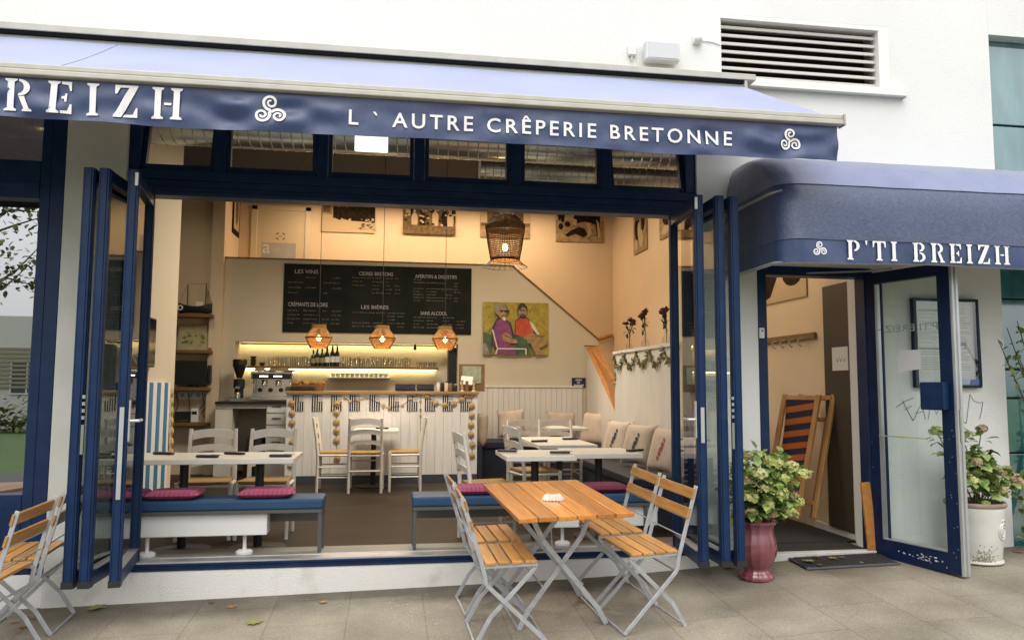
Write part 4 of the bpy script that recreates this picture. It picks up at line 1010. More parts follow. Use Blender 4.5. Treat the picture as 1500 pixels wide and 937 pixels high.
# ------------------------------------------------------------------ room shell (parts of the building)
PY_, UY = 5.9, 7.3
CEIL = 4.4
fl = MB(); fl.poly([(-7, .3, FZ), (3.9, .3, FZ), (3.9, UY + .2, FZ), (-7, UY + .2, FZ)])
def floormat():
    m = M_floor; nt = m.node_tree; b = nt.nodes['Principled BSDF']
    tc = nt.nodes.new('ShaderNodeTexCoord'); br = nt.nodes.new('ShaderNodeTexBrick'); br.offset = .37
    br.inputs['Scale'].default_value = 1; br.inputs['Brick Width'].default_value = 1.3; br.inputs['Row Height'].default_value = .14; br.inputs['Mortar Size'].default_value = .002
    br.inputs['Color1'].default_value = (.8, .8, .8, 1); br.inputs['Color2'].default_value = (1.15, 1.12, 1.1, 1); br.inputs['Mortar'].default_value = (.3, .3, .3, 1)
    nt.links.new(tc.outputs['Object'], br.inputs['Vector'])
    src = b.inputs['Base Color'].links[0].from_socket; x = nt.nodes.new('ShaderNodeMix'); x.data_type = 'RGBA'; x.blend_type = 'MULTIPLY'; x.inputs[0].default_value = 1
    nt.links.new(src, x.inputs[6]); nt.links.new(br.outputs['Color'], x.inputs[7]); nt.links.new(x.outputs[2], b.inputs['Base Color']); return m
tag(fl.build('floor', floormat()), kind='structure')
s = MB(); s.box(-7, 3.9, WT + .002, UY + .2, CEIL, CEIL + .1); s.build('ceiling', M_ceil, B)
s = MB(); s.box(-7.1, -7, WT + .002, UY + .2, FZ, CEIL); s.box(-7, -2.46, UY, UY + .1, FZ, CEIL); s.build('interior_wall', M_greige, B)
s = MB(); s.box(-2.455, 3.76, UY, UY + .1, FZ, CEIL); s.box(3.75, 3.85, WT + .002, UY - .001, FZ, CEIL); s.box(-2.56, -2.457, PY_ + .12, UY - .001, FZ, CEIL)
s.build('upper_room_wall', M_cream, B)
s = MB(); s.box(-2.22, -2.10, WT + .002, 2.52, FZ, CEIL); s.build('side_wall', M_greige, B)
# partition with the bar niche and the sloping stair edge
def Q(px, py, y=PY_): p = AY(px, py, y); return (p.x, p.z)
xl = Q(329, 400)[0]; nl, nzt = Q(345, 498)[0], (Q(345, 498)[1] + Q(671, 505)[1]) / 2; nr = Q(671, 505)[0]
led = (Q(330, 374)[1] + Q(750, 393)[1]) / 2; kx = Q(750, 393)[0]; ex, ez = Q(875, 497); ebz = Q(875, 506)[1]; e2 = Q(858, 508)
s = MB(); T_ = (0, .1, 0)
P = lambda pts: s.prism([(x, PY_, z) for x, z in pts], T_)
P([(xl, FZ), (nl, FZ), (nl, led), (xl, led)]); P([(nl, nzt), (nr, nzt), (nr, led), (nl, led)])
P([(nr, FZ), (e2[0], FZ), (e2[0], e2[1]), (ex, ebz), (ex, ez), (kx, led), (nr, led)])
s.build('partition_wall', M_greige, B)
s = MB(); s.bar((xl, PY_ + .05, led + .008), (kx, PY_ + .05, led + .008), .13, .016, (0, 0, 1)); s.bar((kx, PY_ + .05, led + .008), (ex + .02, PY_ + .05, ez), .13, .022, (0, 0, 1)); s.box(e2[0] - .02, ex + .02, PY_ - .02, PY_ + .12, ebz - .012, ebz)
s.build('rail_cap', M_shelf, B)
s = MB(); s.box(nl - .05, nr + .05, PY_ + .40, PY_ + .45, FZ, nzt + .05); s.box(nl, nl + .004, PY_ + .1, PY_ + .4, FZ, nzt); s.box(nr - .004, nr, PY_ + .1, PY_ + .4, FZ, nzt); s.box(nl, nr, PY_ + .1, PY_ + .4, nzt, nzt + .004)
s.build('niche_lining', mat('niche_plaster', (0.66, 0.60, 0.47), 0.7), B)
pxl = Q(311, 400)[0]
s = MB(); s.box(pxl, xl, PY_ - .09, PY_ + .1, FZ, CEIL); s.build('pier', M_cream, B)
s = MB(); s.box(-4.6, pxl - .001, PY_ - .0, PY_ + .1, FZ, CEIL); s.build('niche_wall', M_cream, B)
# wainscot boards right of the bar
wz = Q(697, 567)[1]; x = 1.25; s = MB()
while x < e2[0] - .13: s.box(x, x + .077, PY_ - .018, PY_ - .001, FZ, wz); x += .08
s.box(1.25, x, PY_ - .03, PY_ - .001, wz, wz + .025); s.build('wainscot', M_wains, B, bevel=.002)
# fill wall below the stair plank
A_, B_, C_, D_ = AY(859, 510, 5.86), AY(872, 506, 5.86), AY(902, 565, 3.6), AY(902, 604, 3.6)
s = MB(); s.prism([A_, D_, V3((D_.x, D_.y, FZ)), V3((A_.x, A_.y, FZ))], (.06, 0, 0)); s.build('stair_side_wall', M_wains, B)
s = MB(); s.prism([A_ - V3((.005, 0, 0)), B_ - V3((.005, 0, 0)), C_ - V3((.005, 0, 0)), D_ - V3((.005, 0, 0))], (.05, 0, 0)); s.build('stair_string', M_stairwood, B, bevel=.003)
s = MB(); p, q = AY(876, 497, UY - .05), AY(1010, 494, UY - .05); s.tube([p, V3((3.72, UY - .05, q.z + .02))], .03, 8); s.build('handrail', M_stairwood, B, smooth=True)
# beadboard parapet beside the stair
s = MB(); y = 1.28
while y < 3.40: s.box(2.63, 2.65, y, y + .056, FZ, 1.768); y += .06
s.box(2.645, 2.78, 1.28, 3.43, FZ, 1.768); s.box(2.61, 2.79, 1.265, 3.445, 1.768, 1.80); pp = s.build('parapet', M_wains, B, bevel=.0015)
# door and notice in the upper room
s = MB(); dl, dr = Q(378, 303, UY)[0], Q(448, 310, UY)[0]
s.box(dl - .09, dl, UY - .03, UY - .001, 2.9, 4.28); s.box(dr, dr + .09, UY - .03, UY - .001, 2.9, 4.28); s.box(dl - .09, dr + .09, UY - .03, UY - .001, 4.21, 4.28)
idr = s.build('upper_door', mat('door_trim', (0.70, 0.60, 0.43), 0.5), B, bevel=.004)
s = MB(); s.box(dl, dr, UY - .012, UY - .001, 2.9, 4.208); s.build('door_panel', mat('door_leaf', (0.66, 0.56, 0.39), 0.5), idr)
c = AY(411, 346, UY - .013); s = MB()
for k in range(4):
    a0 = 45 + 90 * k
    s.poly([(c.x + r * math.cos(R(a)), UY - .014, c.z + r * math.sin(R(a)) * .8) for r, a in [(.085, a0 - 22 + 44 * i / 5) for i in range(6)] + [(.062, a0 + 22 - 44 * i / 5) for i in range(6)]])
for k in range(5): s.box(c.x - .035 + k * .015, c.x - .026 + k * .015, UY - .0145, UY - .0135, c.z - .007, c.z + .007)
s.build('lifebuoy_sign', M_ink, idr)
a, b = AY(384, 355, UY - .014), AY(433, 376, UY - .014)
s = MB(); s.box(a.x, b.x, UY - .016, UY - .013, a.z - .55, a.z); po = s.build('poster', mat('grey_poster', (0.36, 0.37, 0.36), 0.6, 0, (0.45, 0.45, 0.43), 8), idr)
s = MB(); text(s, 'a', lambda u, v: (a.x + .01 + u, UY - .018, a.z - .17 + v), .21); s.build('poster_letter', M_paper, idr)
a, b = AY(1207, 421, 0), 0
# brown panel and linings in the entrance lobby
def RX(px, py, x=3.74): return AX(px, py, x)
p0, p1 = RX(1207, 424), RX(1243, 416)
s = MB(); s.box(3.722, 3.749, p1.y, p0.y, FZ + .06, p1.z + .02); bp = s.build('lobby_panel', M_brownp, B)
q0, q1 = RX(1219, 509, 3.72), RX(1243, 542, 3.72)
s = MB(); s.box(3.716, 3.721, q1.y, q0.y, q1.z, q0.z); s.build('notice', M_paper, bp)
s = MB()
for k in range(3):
    yy = q0.y - (q0.y - q1.y) * (.35 + .22 * k); z = (q0.z * .45 + q1.z * .55); s.poly([(3.7155, yy + .03, z + .02), (3.7155, yy, z - .02), (3.7155, yy - .03, z + .03), (3.7155, yy, z - .005)])
s.build('notice_drawing', mat('blue_ink', (0.12, 0.2, 0.34), 0.7), bp)
s = MB(); s.box(DRX1 + .012, 3.749, .33, p1.y - .02, FZ, 2.6); s.box(3.735, 3.749, p1.y - .02, p0.y + .25, FZ, FZ + .06); s.build('lobby_lining', M_wains, B)
s = MB(); s.box(2.822, 3.62, .055, .34, .136, .156); s.box(2.80, 3.72, .342, 2.4, FZ + .002, FZ + .010); tag(s.build('entry_mat', M_coir), 'large dark entrance mat inside the open door', 'mat')

# ------------------------------------------------------------------ dining furniture
def ladder_chair(label, group):
    t = thing('ladder_back_chair', label, 'chair', (0, 0, 0), group)     # front towards -y
    for sx in (-1, 1):
        s = MB(); s.tube([(.185 * sx, .17, 0), (.185 * sx, .165, .42), (.185 * sx, .185, .62), (.18 * sx, .225, .86)], [.017, .019, .018, .015], 8); s.build('leg', M_chair, t, smooth=True, local=True)
        s = MB(); s.tube([(.20 * sx, -.19, 0), (.20 * sx, -.19, .455)], [.016, .020], 8); s.build('leg', M_chair, t, smooth=True, local=True)
    s = MB()
    for sx in (-1, 1):
        for z in (.17, .29): s.tube([(.19 * sx, -.18, z), (.185 * sx, .165, z)], .009, 6)
        s.tube([(.20 * sx, -.19, .425), (.185 * sx, .165, .425)], .014, 6)
    for z in (.22, .34, .425): s.tube([(-.2, -.19, z), (.2, -.19, z)], .010, 6)
    for z in (.25, .425): s.tube([(-.185, .167, z), (.185, .167, z)], .010, 6)
    s.build('stretchers', M_chair, t, smooth=True, local=True)
    s = MB(); s.prism([(-.205, -.205, .438), (.205, -.205, .438), (.175, .155, .438), (-.175, .155, .438)], (0, 0, .026)); s.build('seat', M_straw, t, bevel=.01, seg=2, local=True)
    for k, (z, h) in enumerate(((.80, .075), (.68, .06), (.56, .05))):
        s = MB(); y0 = .185 + (z - .62) * .165
        n_ = 12; top = []; bot = []
        for i in range(n_ + 1):
            u = -1 + 2 * i / n_; a_ = .022 * (1 - u * u); yy = y0 + .018 * (1 - u * u)
            top.append((.18 * u, yy, z + h / 2 + a_)); bot.append((.18 * u, yy, z - h / 2 + a_ * 1.3))
        for i in range(n_): s.prism([bot[i], bot[i + 1], top[i + 1], top[i]], (0, .014, 0))
        s.build('back_slat', M_chair, t, local=True)
    return t
GL = 'ivory ladder back chairs in the dining room'
l0 = ladder_chair('ivory ladder back chair at the window table, nearer the striped boards', GL)
def put(o, x, y, a, label=None): 
    if label: return again(o, (x, y, FZ), (0, 0, R(a)), label)
    o.location = (x, y, FZ); o.rotation_euler = (0, 0, R(a)); return o
put(l0, AY(307, 690, 1.3).x, 1.25, 4)
put(l0, AY(393, 690, 1.3).x, 1.25, -3, 'ivory ladder back chair at the window table, nearer the bar')
put(l0, -.28, 3.86, 180, 'ivory ladder back chair with its back to the street at the little bar table')
put(l0, -.66, 3.98, 90, 'ivory ladder back chair on the left side of the little bar table')
put(l0, .19, 3.96, -90, 'ivory ladder back chair on the right side of the little bar table')
put(l0, AY(712, 700, .75).x, .80, 98, 'ivory ladder back chair nearest the street, left of the twin white tables')
put(l0, AY(780, 690, 1.75).x, 1.75, 104, 'ivory ladder back chair left of the long table behind the twin tables')
put(l0, AY(771, 640, 3.0).x, 2.95, 0, 'left of two ivory chairs at the far end of the long table')
put(l0, AY(818, 640, 3.0).x, 2.95, 0, 'right of two ivory chairs at the far end of the long table')

def dining(label, x0, x1, y0, y1, zt, legs, floor=FZ):
    t = thing('dining_table', label, 'table', ((x0 + x1) / 2, (y0 + y1) / 2, floor), 'white topped dining tables')
    s = MB(); s.box(x0, x1, y0, y1, zt - .036, zt); s.build('tabletop', M_table, t, bevel=.003)
    for lx in legs:
        yc = (y0 + y1) / 2
        s = MB(); s.tube([(lx, yc, floor + .02), (lx, yc, zt - .05)], .032, 12); s.box(lx - .12, lx + .12, yc - .12, yc + .12, zt - .05, zt - .037); s.build('pedestal', M_iron, t)
        s = MB(); s.lathe([(.21, 0), (.21, .012), (.05, .025)], (lx, yc, floor), 24); s.build('foot_plate', M_iron, t)
    return t
ZT = .848
dining('long white table behind the blue window bench on the left', -2.04, AY(430, 668, .40).x, .40, 1.02, ZT, (AY(269, 700, .7).x, AY(380, 700, .7).x))
m1a, m1b = AY(742, 671, .42).x, AY(845, 671, .42).x
dining('white table nearest the street behind the right hand bench', m1a, m1b, .42, 1.06, ZT - .004, (AY(783, 700, .75).x,))
dining('white table against the side bench, right half of the twin tables', m1b + .004, AY(942, 665, .55).x, .55, 1.16, ZT, (AY(877, 700, .85).x,))
dining('long white table behind the twin tables, with a ladder back chair at its left', AY(790, 652, 1.5).x, AY(876, 652, 1.5).x, 1.5, 2.66, ZT, (AY(822, 690, 2).x,))
dining('small white table in the back corner by the round pillow', AY(806, 620, 4.0).x, AY(862, 620, 4.0).x, 4.0, 4.6, ZT + .02, (AY(835, 640, 4.3).x,))
dining('little white table against the front of the bar', -.44, .10, 3.95, 4.62, ZT, (-.2,))
# cutlery rolled in dark napkins
rnd = random.Random(4)
for px, py, y, lb in ((304, 664, .55, 'dark cutlery roll on the front middle of the window table'), (344, 658, .80, 'dark cutlery roll at the back middle of the window table'), (411, 664, .55, 'dark cutlery roll at the bar end of the window table'), (240, 658, .85, 'dark cutlery roll at the striped board end of the window table'),
                  (743, 655, .8, 'dark cutlery roll on the left corner of the twin tables'), (820, 659, .62, 'dark cutlery roll on the front of the twin tables'), (930, 657, .75, 'dark cutlery roll at the right end of the twin tables'), (790, 643, 1.9, 'dark cutlery roll on the left edge of the long table'), (835, 640, 2.2, 'dark cutlery roll on the right of the long table'), (560, 622, 4.3, 'dark cutlery roll on the little bar table')):
    p = AY(px, py, y); zt = ZT + .001
    t = thing('cutlery_roll', lb, 'cutlery', (p.x, y, zt), 'cutlery rolls on the tables'); a = rnd.uniform(-.5, .5)
    s = MB(); d = V3((math.cos(a), math.sin(a), 0)); c = V3(t.location)
    s.bar(c - d * .08 + V3((0, 0, .010)), c + d * .08 + V3((0, 0, .010)), .05, .018); s.build('napkin', M_cutl, t, bevel=.006, seg=2)
    s = MB(); s.bar(c + d * .03 + V3((0, .01, .021)), c + d * .105 + V3((0, .01, .019)), .012, .004); s.bar(c + d * .03 + V3((0, -.012, .021)), c + d * .10 + V3((0, -.012, .019)), .008, .004); s.build('cutlery', M_chrome, t)

# ------------------------------------------------------------------ benches in the open front
def bench(label, x0, x1, y0, y1, loops):
    t = thing('blue_bench', label, 'bench', ((x0 + x1) / 2, (y0 + y1) / 2, .206), 'blue padded benches in the shopfront')
    s = MB(); s.box(x0, x1, y0, y1, .522, .594); s.build('seat_pad', M_seatb, t, bevel=.016, seg=3)
    for lx in loops:
        s = MB(); s.box(lx - .012, lx + .012, y0 + .02, y0 + .045, .206, .51); s.box(lx - .012, lx + .012, y1 - .045, y1 - .02, .206, .51); s.build('leg', M_benchfr, t)
    s = MB(); s.box(x0 + .006, x1 - .006, y0 + .01, y0 + .035, .498, .5215); s.box(x0 + .006, x1 - .006, y1 - .035, y1 - .01, .40, .5215); s.build('frame_rail', M_benchfr, t)
    return t
bench('blue padded bench with striped cushions in the left half of the open front', -1.79, AY(473, 740, .14).x, .14, .44, (-1.74, AY(468, 780, .16).x))
bx = AY(604, 735, .14).x
bench('blue padded bench in the right half of the open front behind the orange table', bx, 2.0, .14, .44, (bx + .02, 1.9))
def radiator(label, x0, x1, feet):
    t = thing('radiator', label, 'radiator', ((x0 + x1) / 2, .26, .206), 'low white radiators under the benches')
    s = MB(); s.box(x0, x1, .19, .34, .345, .492); s.build('casing', M_white, t, bevel=.004)
    for fx_ in feet:
        s = MB(); s.tube([(fx_, .265, .235), (fx_, .265, .345)], .014, 10); s.lathe([(.058, 0), (.058, .018), (.04, .03), (0, .03)], (fx_, .265, .2065), 24); s.build('foot', M_white, t, smooth=True)
radiator('low white radiator on round feet under the left blue bench', -1.79, AY(391, 770, .19).x, (AY(215, 800, .26).x, AY(358, 800, .26).x))
radiator('low white radiator on round feet under the right blue bench', AY(812, 770, .19).x, 2.0, (AY(824, 800, .26).x, AY(1010, 790, .26).x))
def stripemat(name, ca, cb, scale):
    m = mat(name, ca, 0.9, 0, bump=.2, bscale=90); nt = m.node_tree; b = nt.nodes['Principled BSDF']; tc = nt.nodes.new('ShaderNodeTexCoord')
    sp = nt.nodes.new('ShaderNodeSeparateXYZ'); nt.links.new(tc.outputs['Object'], sp.inputs[0])
    mu = nt.nodes.new('ShaderNodeMath'); mu.operation = 'MULTIPLY'; mu.inputs[1].default_value = scale; fr = nt.nodes.new('ShaderNodeMath'); fr.operation = 'FRACT'
    nt.links.new(sp.outputs['X'], mu.inputs[0]); nt.links.new(mu.outputs[0], fr.inputs[0])
    rp = nt.nodes.new('ShaderNodeValToRGB'); rp.color_ramp.interpolation = 'CONSTANT'; e = rp.color_ramp.elements; e[0].color = (*ca, 1); e[1].position = .55; e[1].color = (*cb, 1)
    e2_ = e.new(.75); e2_.color = (*[x * .6 for x in ca], 1); e3 = e.new(.85); e3.color = (*cb, 1)
    nt.links.new(fr.outputs[0], rp.inputs[0]); nt.links.new(rp.outputs[0], b.inputs['Base Color']); return m
M_strip = stripemat('striped_red_cushion', (0.40, 0.05, 0.10), (0.16, 0.07, 0.16), 32)
M_maroon = stripemat('striped_maroon_cushion', (0.17, 0.018, 0.05), (0.09, 0.016, 0.04), 40)
def pad(mb, c, u, v, w, h, t, pinch=.16, N=14, ex=.45):
    c, u, v = V3(c), V3(u).normalized(), V3(v).normalized(); n = u.cross(v)
    for sg in (1, -1):
        def fn(a, b):
            x, y = 2 * a - 1, 2 * b - 1; e = (1 - x ** 4) * (1 - y ** 4); q = 1 - pinch * .5 * (1 - abs(x) ** 2) * abs(y) ** 4; q2 = 1 - pinch * .5 * (1 - abs(y) ** 2) * abs(x) ** 4
            return c + u * (x * w / 2 * q2) + v * (y * h / 2 * q) + n * (sg * t / 2 * max(0, e) ** ex)
        mb.grid(fn, N, N)
def cushion(label, px0, px1, y, m, d=.30):
    a, b = AY(px0, 725, y).x, AY(px1, 725, y).x
    t = thing('seat_cushion', label, 'cushion', ((a + b) / 2, y + d / 2, .595), 'striped seat cushions on the blue benches')
    s = MB(); pad(s, ((a + b) / 2, y + d / 2, .625), (1, .02, 0), (0, 1, 0), b - a, d, .058, .03, ex=.26); s.build('cover', m, t, smooth=True)
    s = MB(); s.tube([((a + b) / 2 + (b - a) / 2 * math.copysign(abs(math.cos(k * math.pi / 16)) ** .35, math.cos(k * math.pi / 16)), y + d / 2 + d / 2 * math.copysign(abs(math.sin(k * math.pi / 16)) ** .35, math.sin(k * math.pi / 16)), .625) for k in range(32)], .004, 5, closed=True); s.build('piping', m, t)
cushion('striped red cushion at the left end of the left bench, half behind the folded doors', 160, 204, .15, M_strip)
cushion('striped red cushion on the middle of the left bench', 209, 288, .15, M_strip)
cushion('striped red cushion at the right end of the left bench', 346, 426, .15, M_strip)
cushion('striped red cushion at the left end of the right bench beside the orange table', 667, 742, .15, M_strip)
cushion('plain maroon cushion on the right bench right of the orange table', 856, 925, .14, M_maroon, .29)

# banquettes and pillows
t = thing('banquette', 'dark navy banquette running along the white panelled parapet', 'bench', (2.35, 2.8, FZ))
s = MB(); s.box(2.12, 2.60, 1.1, 4.9, FZ, .50); s.build('base', M_navyseat, t); s = MB(); s.box(2.10, 2.60, 1.09, 4.9, .502, .585); s.build('seat_pad', M_navyseat, t, bevel=.015, seg=2)
t = thing('banquette', 'dark navy banquette against the back wall right of the bar', 'bench', (1.6, 5.5, FZ))
s = MB(); s.box(1.16, 2.68, 5.22, 5.86, FZ, .52); s.build('base', M_navyseat, t); s = MB(); s.box(1.15, 2.68, 5.2, 5.86, .522, .62); s.build('seat_pad', M_navyseat, t, bevel=.015, seg=2)
s = MB(); s.box(1.14, 1.20, 4.72, 5.20, FZ, .62); s.build('end_panel', M_navyseat, t)
def pillow(label, c, u, v, w, h, th, motif=None):
    t = thing('pillow', label, 'pillow', c, 'linen pillows on the banquettes')
    s = MB(); pad(s, c, u, v, w, h, th); s.build('cover', M_pillow, t, smooth=True)
    if motif:
        c, u, v = V3(c), V3(u).normalized(), V3(v).normalized(); n = u.cross(v)
        def up(x, y): 
            e = (1 - (2 * x / w) ** 4) * (1 - (2 * y / h) ** 4); return c + u * x + v * y + n * (th / 2 * max(0, e) ** .45 + .004)
        s = MB()
        for k in range(5):
            q = -.2 + k * .1; s.poly([up(a_ * w, b_ * h) for a_, b_ in ell(.02 + q * .25, q, .07 - abs(q) * .2, .06, 10, .6)])
        s.build('print', motif, t)
X_ = 2.60
def lean(px, py, y, w, h, th=.13, motif=M_pilbk, label='', yaw=0):
    p = AX(px, py, 2.47); 
    pillow(label, (2.47, p.y, .60 + h / 2), (math.sin(R(yaw)), -1, 0), (.25, 0, 1), w, h, th, motif)
lean(905, 650, 0, .40, .42, label='linen pillow leaning on the parapet, the further of two with a dark feather print', yaw=30)
lean(936, 658, 0, .40, .42, label='linen pillow leaning on the parapet, the nearer of two with a dark feather print', yaw=34)
lean(975, 668, 0, .38, .42, motif=M_pilred, label='linen pillow with a red print, half behind the folded right hand doors', yaw=24)
p = AY(872, 628, 4.75); pillow('rounded linen pillow turned sideways in the back corner', (p.x, 4.75, p.z), (.75, -.65, 0), (.2, 0.1, 1), .42, .46, .18)
p = AY(749, 620, 5.55); pillow('linen pillow standing behind the ivory chairs against the back panelling', (p.x, 5.6, p.z), (1, -.1, .08), (0, .2, 1), .40, .40, .14)
p = AY(823, 622, 5.6); pillow('linen pillow behind the right hand ivory chair against the back panelling', (p.x, 5.62, p.z), (1, .1, -.05), (0, .2, 1), .44, .38, .14)
p = AY(704, 630, 5.1); pillow('linen pillow standing beside the right end of the bar', (p.x + .02, 5.35, p.z), (.25, -1, 0), (.1, 0.1, 1), .40, .46, .14)
# ------------------------------------------------------------------ bar counter
BY = 4.70
ba, bb_ = AY(418, 640, BY).x, AY(699, 640, BY).x
bz = (AY(418, 577, BY).z + AY(700, 577, BY).z) / 2
T = thing('bar_counter', 'white boarded bar counter with a pale wood top', 'bar', ((ba + bb_) / 2, BY, FZ))
s = MB(); x = ba; n_ = 22; w = (bb_ - ba) / n_
for i in range(n_): s.box(ba + i * w + .001, ba + (i + 1) * w - .001, BY, BY + .02, FZ + .09, bz)
s.build('front_boards', M_barw, T, bevel=.002)
s = MB(); s.box(ba, ba + .02, BY + .021, BY + .5, FZ, bz); s.box(bb_ - .02, bb_, BY + .021, BY + .5, FZ, bz); s.box(ba + .02, bb_ - .02, BY + .48, BY + .5, FZ, bz); s.build('carcass', M_barw, T)
s = MB(); s.box(ba - .01, bb_ + .02, BY - .03, BY + .55, bz + .001, bz + .036); s.build('worktop', M_bartop, T, bevel=.003)
s = MB(); s.box(ba, bb_, BY - .01, BY + .0195, FZ, FZ + .088); s.build('skirting', M_skirt, T)
BT = bz + .037
# black and white flags hung along the front
M_flagw = mat('flag_white', (0.64, 0.62, 0.58), 0.8); M_flagk = mat('flag_black', (0.015, 0.015, 0.022), 0.8)
FB = thing('flag_bunting', 'row of ten small black and white striped flags along the top of the bar', 'bunting', ((ba + bb_) / 2, BY - .004, bz - .1))
for i, px in enumerate((437, 465, 493, 520, 549, 577, 604, 630, 656, 682)):
    c = AY(px, 585, BY - .006); W_, H_ = .142, .205; zt = bz - .012; x0 = c.x - W_ / 2; y = BY - .006
    s = MB(); s.poly([(x0, y, zt - H_), (x0 + W_, y, zt - H_), (x0 + W_, y, zt), (x0, y, zt)], 0)
    sw = W_ / 9; pw_ = W_ / 5
    for k in range(5):
        zz_ = zt if k < 3 else zt - H_ * .42; xa_ = x0 + k * pw_ + .004
        s.poly([(xa_, y - .001, zt - H_), (xa_ + pw_ * .6, y - .001, zt - H_), (xa_ + pw_ * .6, y - .001, zz_), (xa_, y - .001, zz_)], 1)
    for a_ in range(3):
        for b_ in range(5):
            cx, cz = x0 + sw * (5.6 + a_ * 1.3 + (.6 if b_ % 2 else 0)), zt - .012 - b_ * .018
            if cx < x0 + W_ - .004: s.poly([(cx - .006, y - .001, cz), (cx, y - .001, cz - .008), (cx + .006, y - .001, cz), (cx, y - .001, cz + .008)], 1)
    f = s.build('flag', [M_flagw, M_flagk], FB)
# shell garlands
def shell(mb, c, r, rnd):
    c = V3(c); rot = rnd.uniform(-.5, .5); N = 16
    rim = []
    for k in range(N):
        t = 2 * math.pi * k / N; q = r * (1 + .06 * (k % 2)); rim.append(c + V3((q * math.cos(t), 0, q * math.sin(t) * .95)))
    o = c + V3((0, -.014 * r / .05, 0))
    for k in range(N): mb.poly([o, rim[k], rim[(k + 1) % N]])
def garland(label, pts, r, strand=True):
    rnd = random.Random(len(pts) * 7 + int(pts[0][0]))
    y = BY - .012; P = [AY(px, py, y) for px, py in pts]; c = P[0]
    t = thing('shell_garland', label, 'garland', (c.x, y, c.z), 'shell garlands on the bar')
    s = MB(); s.tube([p + V3((0, .004, 0)) for p in P], .0025, 5); s.build('cord', M_cord, t)
    for i, p in enumerate(P):
        q = MB(); shell(q, p, r[i] if isinstance(r, list) else r, rnd); q.build('shell', M_shell, t)
garland('hanging string of scallop shells at the left end of the bar', [(427, 590), (428, 605), (428, 619), (427, 634), (428, 648), (426, 681)], .042)
garland('hanging string of scallop shells behind the left bar chair', [(494, 591), (493, 604), (493, 618), (493, 631), (493, 645), (494, 671)], .042)
garland('hanging string of scallop shells at the right end of the bar', [(690, 578), (691, 594), (691, 608), (690, 622), (690, 636), (692, 651), (691, 667)], .042)
garland('thin string of tiny shells beside the right bar chair', [(616, 579), (616, 587), (616, 599), (616, 608), (616, 660), (616, 668), (616, 676)], .016)
garland('draped row of scallop shells across the right part of the bar front', [(626, 580), (638, 590), (652, 593), (665, 591), (676, 585), (684, 579)], .038)
garland('thin garland of small shells looping across the middle of the bar front', [(506, 582), (513, 588), (524, 586), (538, 582), (562, 594), (570, 597), (590, 593), (602, 584), (611, 577)], [.02, .022, .02, .014, .024, .02, .018, .02, .02])

# things standing on the bar
def onbar(px, y=BY + .2): return AY(px, 560, y).x
def stuffbox(name, label, cat, px0, px1, h, y, m, bev=.004, group=None, d=.2):
    a, b = AY(px0, 560, y).x, AY(px1, 560, y).x; t = thing(name, label, cat, ((a + b) / 2, y + d / 2, BT), group); return t, a, b
t, a, b = stuffbox('tray_stack', 'stack of black trays at the left end of the bar top', 'trays', 417, 461, .05, BY + .05, M_black)
s = MB()
for k in range(4): s.box(a + k * .004, b - k * .003, BY + .05, BY + .33, BT + .001 + k * .014, BT + .012 + k * .014)
s.build('trays', M_black, t, bevel=.003)
t, a, b = stuffbox('basket', 'dark basket of bread behind the black trays', 'basket', 428, 473, .1, BY + .36, M_brownp)
s = MB(); s.prism([(a, BY + .36, BT), (b, BY + .36, BT), (b + .02, BY + .36, BT + .085), (a - .02, BY + .36, BT + .085)], (0, .14, 0)); s.build('basket_body', M_wickd, t, bevel=.004)
s = MB(); rnd = random.Random(2)
for k in range(9): s.ball((rnd.uniform(a + .02, b - .02), BY + .43 + rnd.uniform(-.04, .04), BT + .095 + rnd.uniform(0, .02)), .04, 8, 5, 0, 1.3, .8, .7)
s.build('bread', mat('bread', (0.35, 0.2, 0.06), 0.8, 0, (0.25, 0.12, 0.03), 10), t, smooth=True)
for i, (pa, pb, lb) in enumerate(((579, 609, 'left stack of folded dark blue napkins on the bar'), (611, 636, 'right stack of folded dark blue napkins on the bar'))):
    t, a, b = stuffbox('napkin_stack', lb, 'napkins', pa, pb, .1, BY + .1, M_navysign, group='napkin stacks on the bar')
    rnd = random.Random(i); s = MB()
    for k in range(9): o = rnd.uniform(-.008, .008); s.box(a + o, b + o, BY + .1 + o, BY + .26 + o, BT + .001 + k * .0105, BT + .0105 + k * .0105)
    s.build('napkins', mat('navy_cloth', (0.018, 0.026, 0.065), 0.9), t, bevel=.003)
rnd = random.Random(12)
for k, (px, lb) in enumerate(((642, 'white capped jar, first from the left of the jars on the bar'), (648, 'dark labelled jar, second from the left of the jars on the bar'), (654, 'pale jar, third from the left of the jars on the bar'), (660, 'brown jar, fourth from the left of the jars on the bar'), (667, 'jar nearest the brown notice board on the bar'))):
    x = onbar(px, BY + .15); t = thing('jar', lb, 'jar', (x, BY + .15, BT), 'jars on the bar')
    h = rnd.uniform(.10, .15); s = MB(); s.lathe([(.024, 0), (.026, .005), (.026, h * .75), (.016, h * .85), (.016, h * .88)], t.location, 12); s.build('body', [M_paper, M_black, M_paper, M_shelf, M_navysign][k], t, smooth=True)
    s = MB(); s.lathe([(.019, h * .88), (.019, h), (0, h)], t.location, 12); s.build('lid', [M_whiteplast, M_chrome, M_navysign, M_chrome, M_paper][k], t, smooth=True)
x0, x1 = onbar(672, BY + .4), onbar(710, BY + .4); t = thing('notice_board', 'brown wooden framed notice board standing at the right end of the bar', 'board', ((x0 + x1) / 2, BY + .4, BT))
z1 = AY(690, 533, BY + .4).z
s = MB(); s.box(x0, x1, BY + .40, BY + .42, BT, z1); s.build('backing', M_shelf, t, bevel=.003)
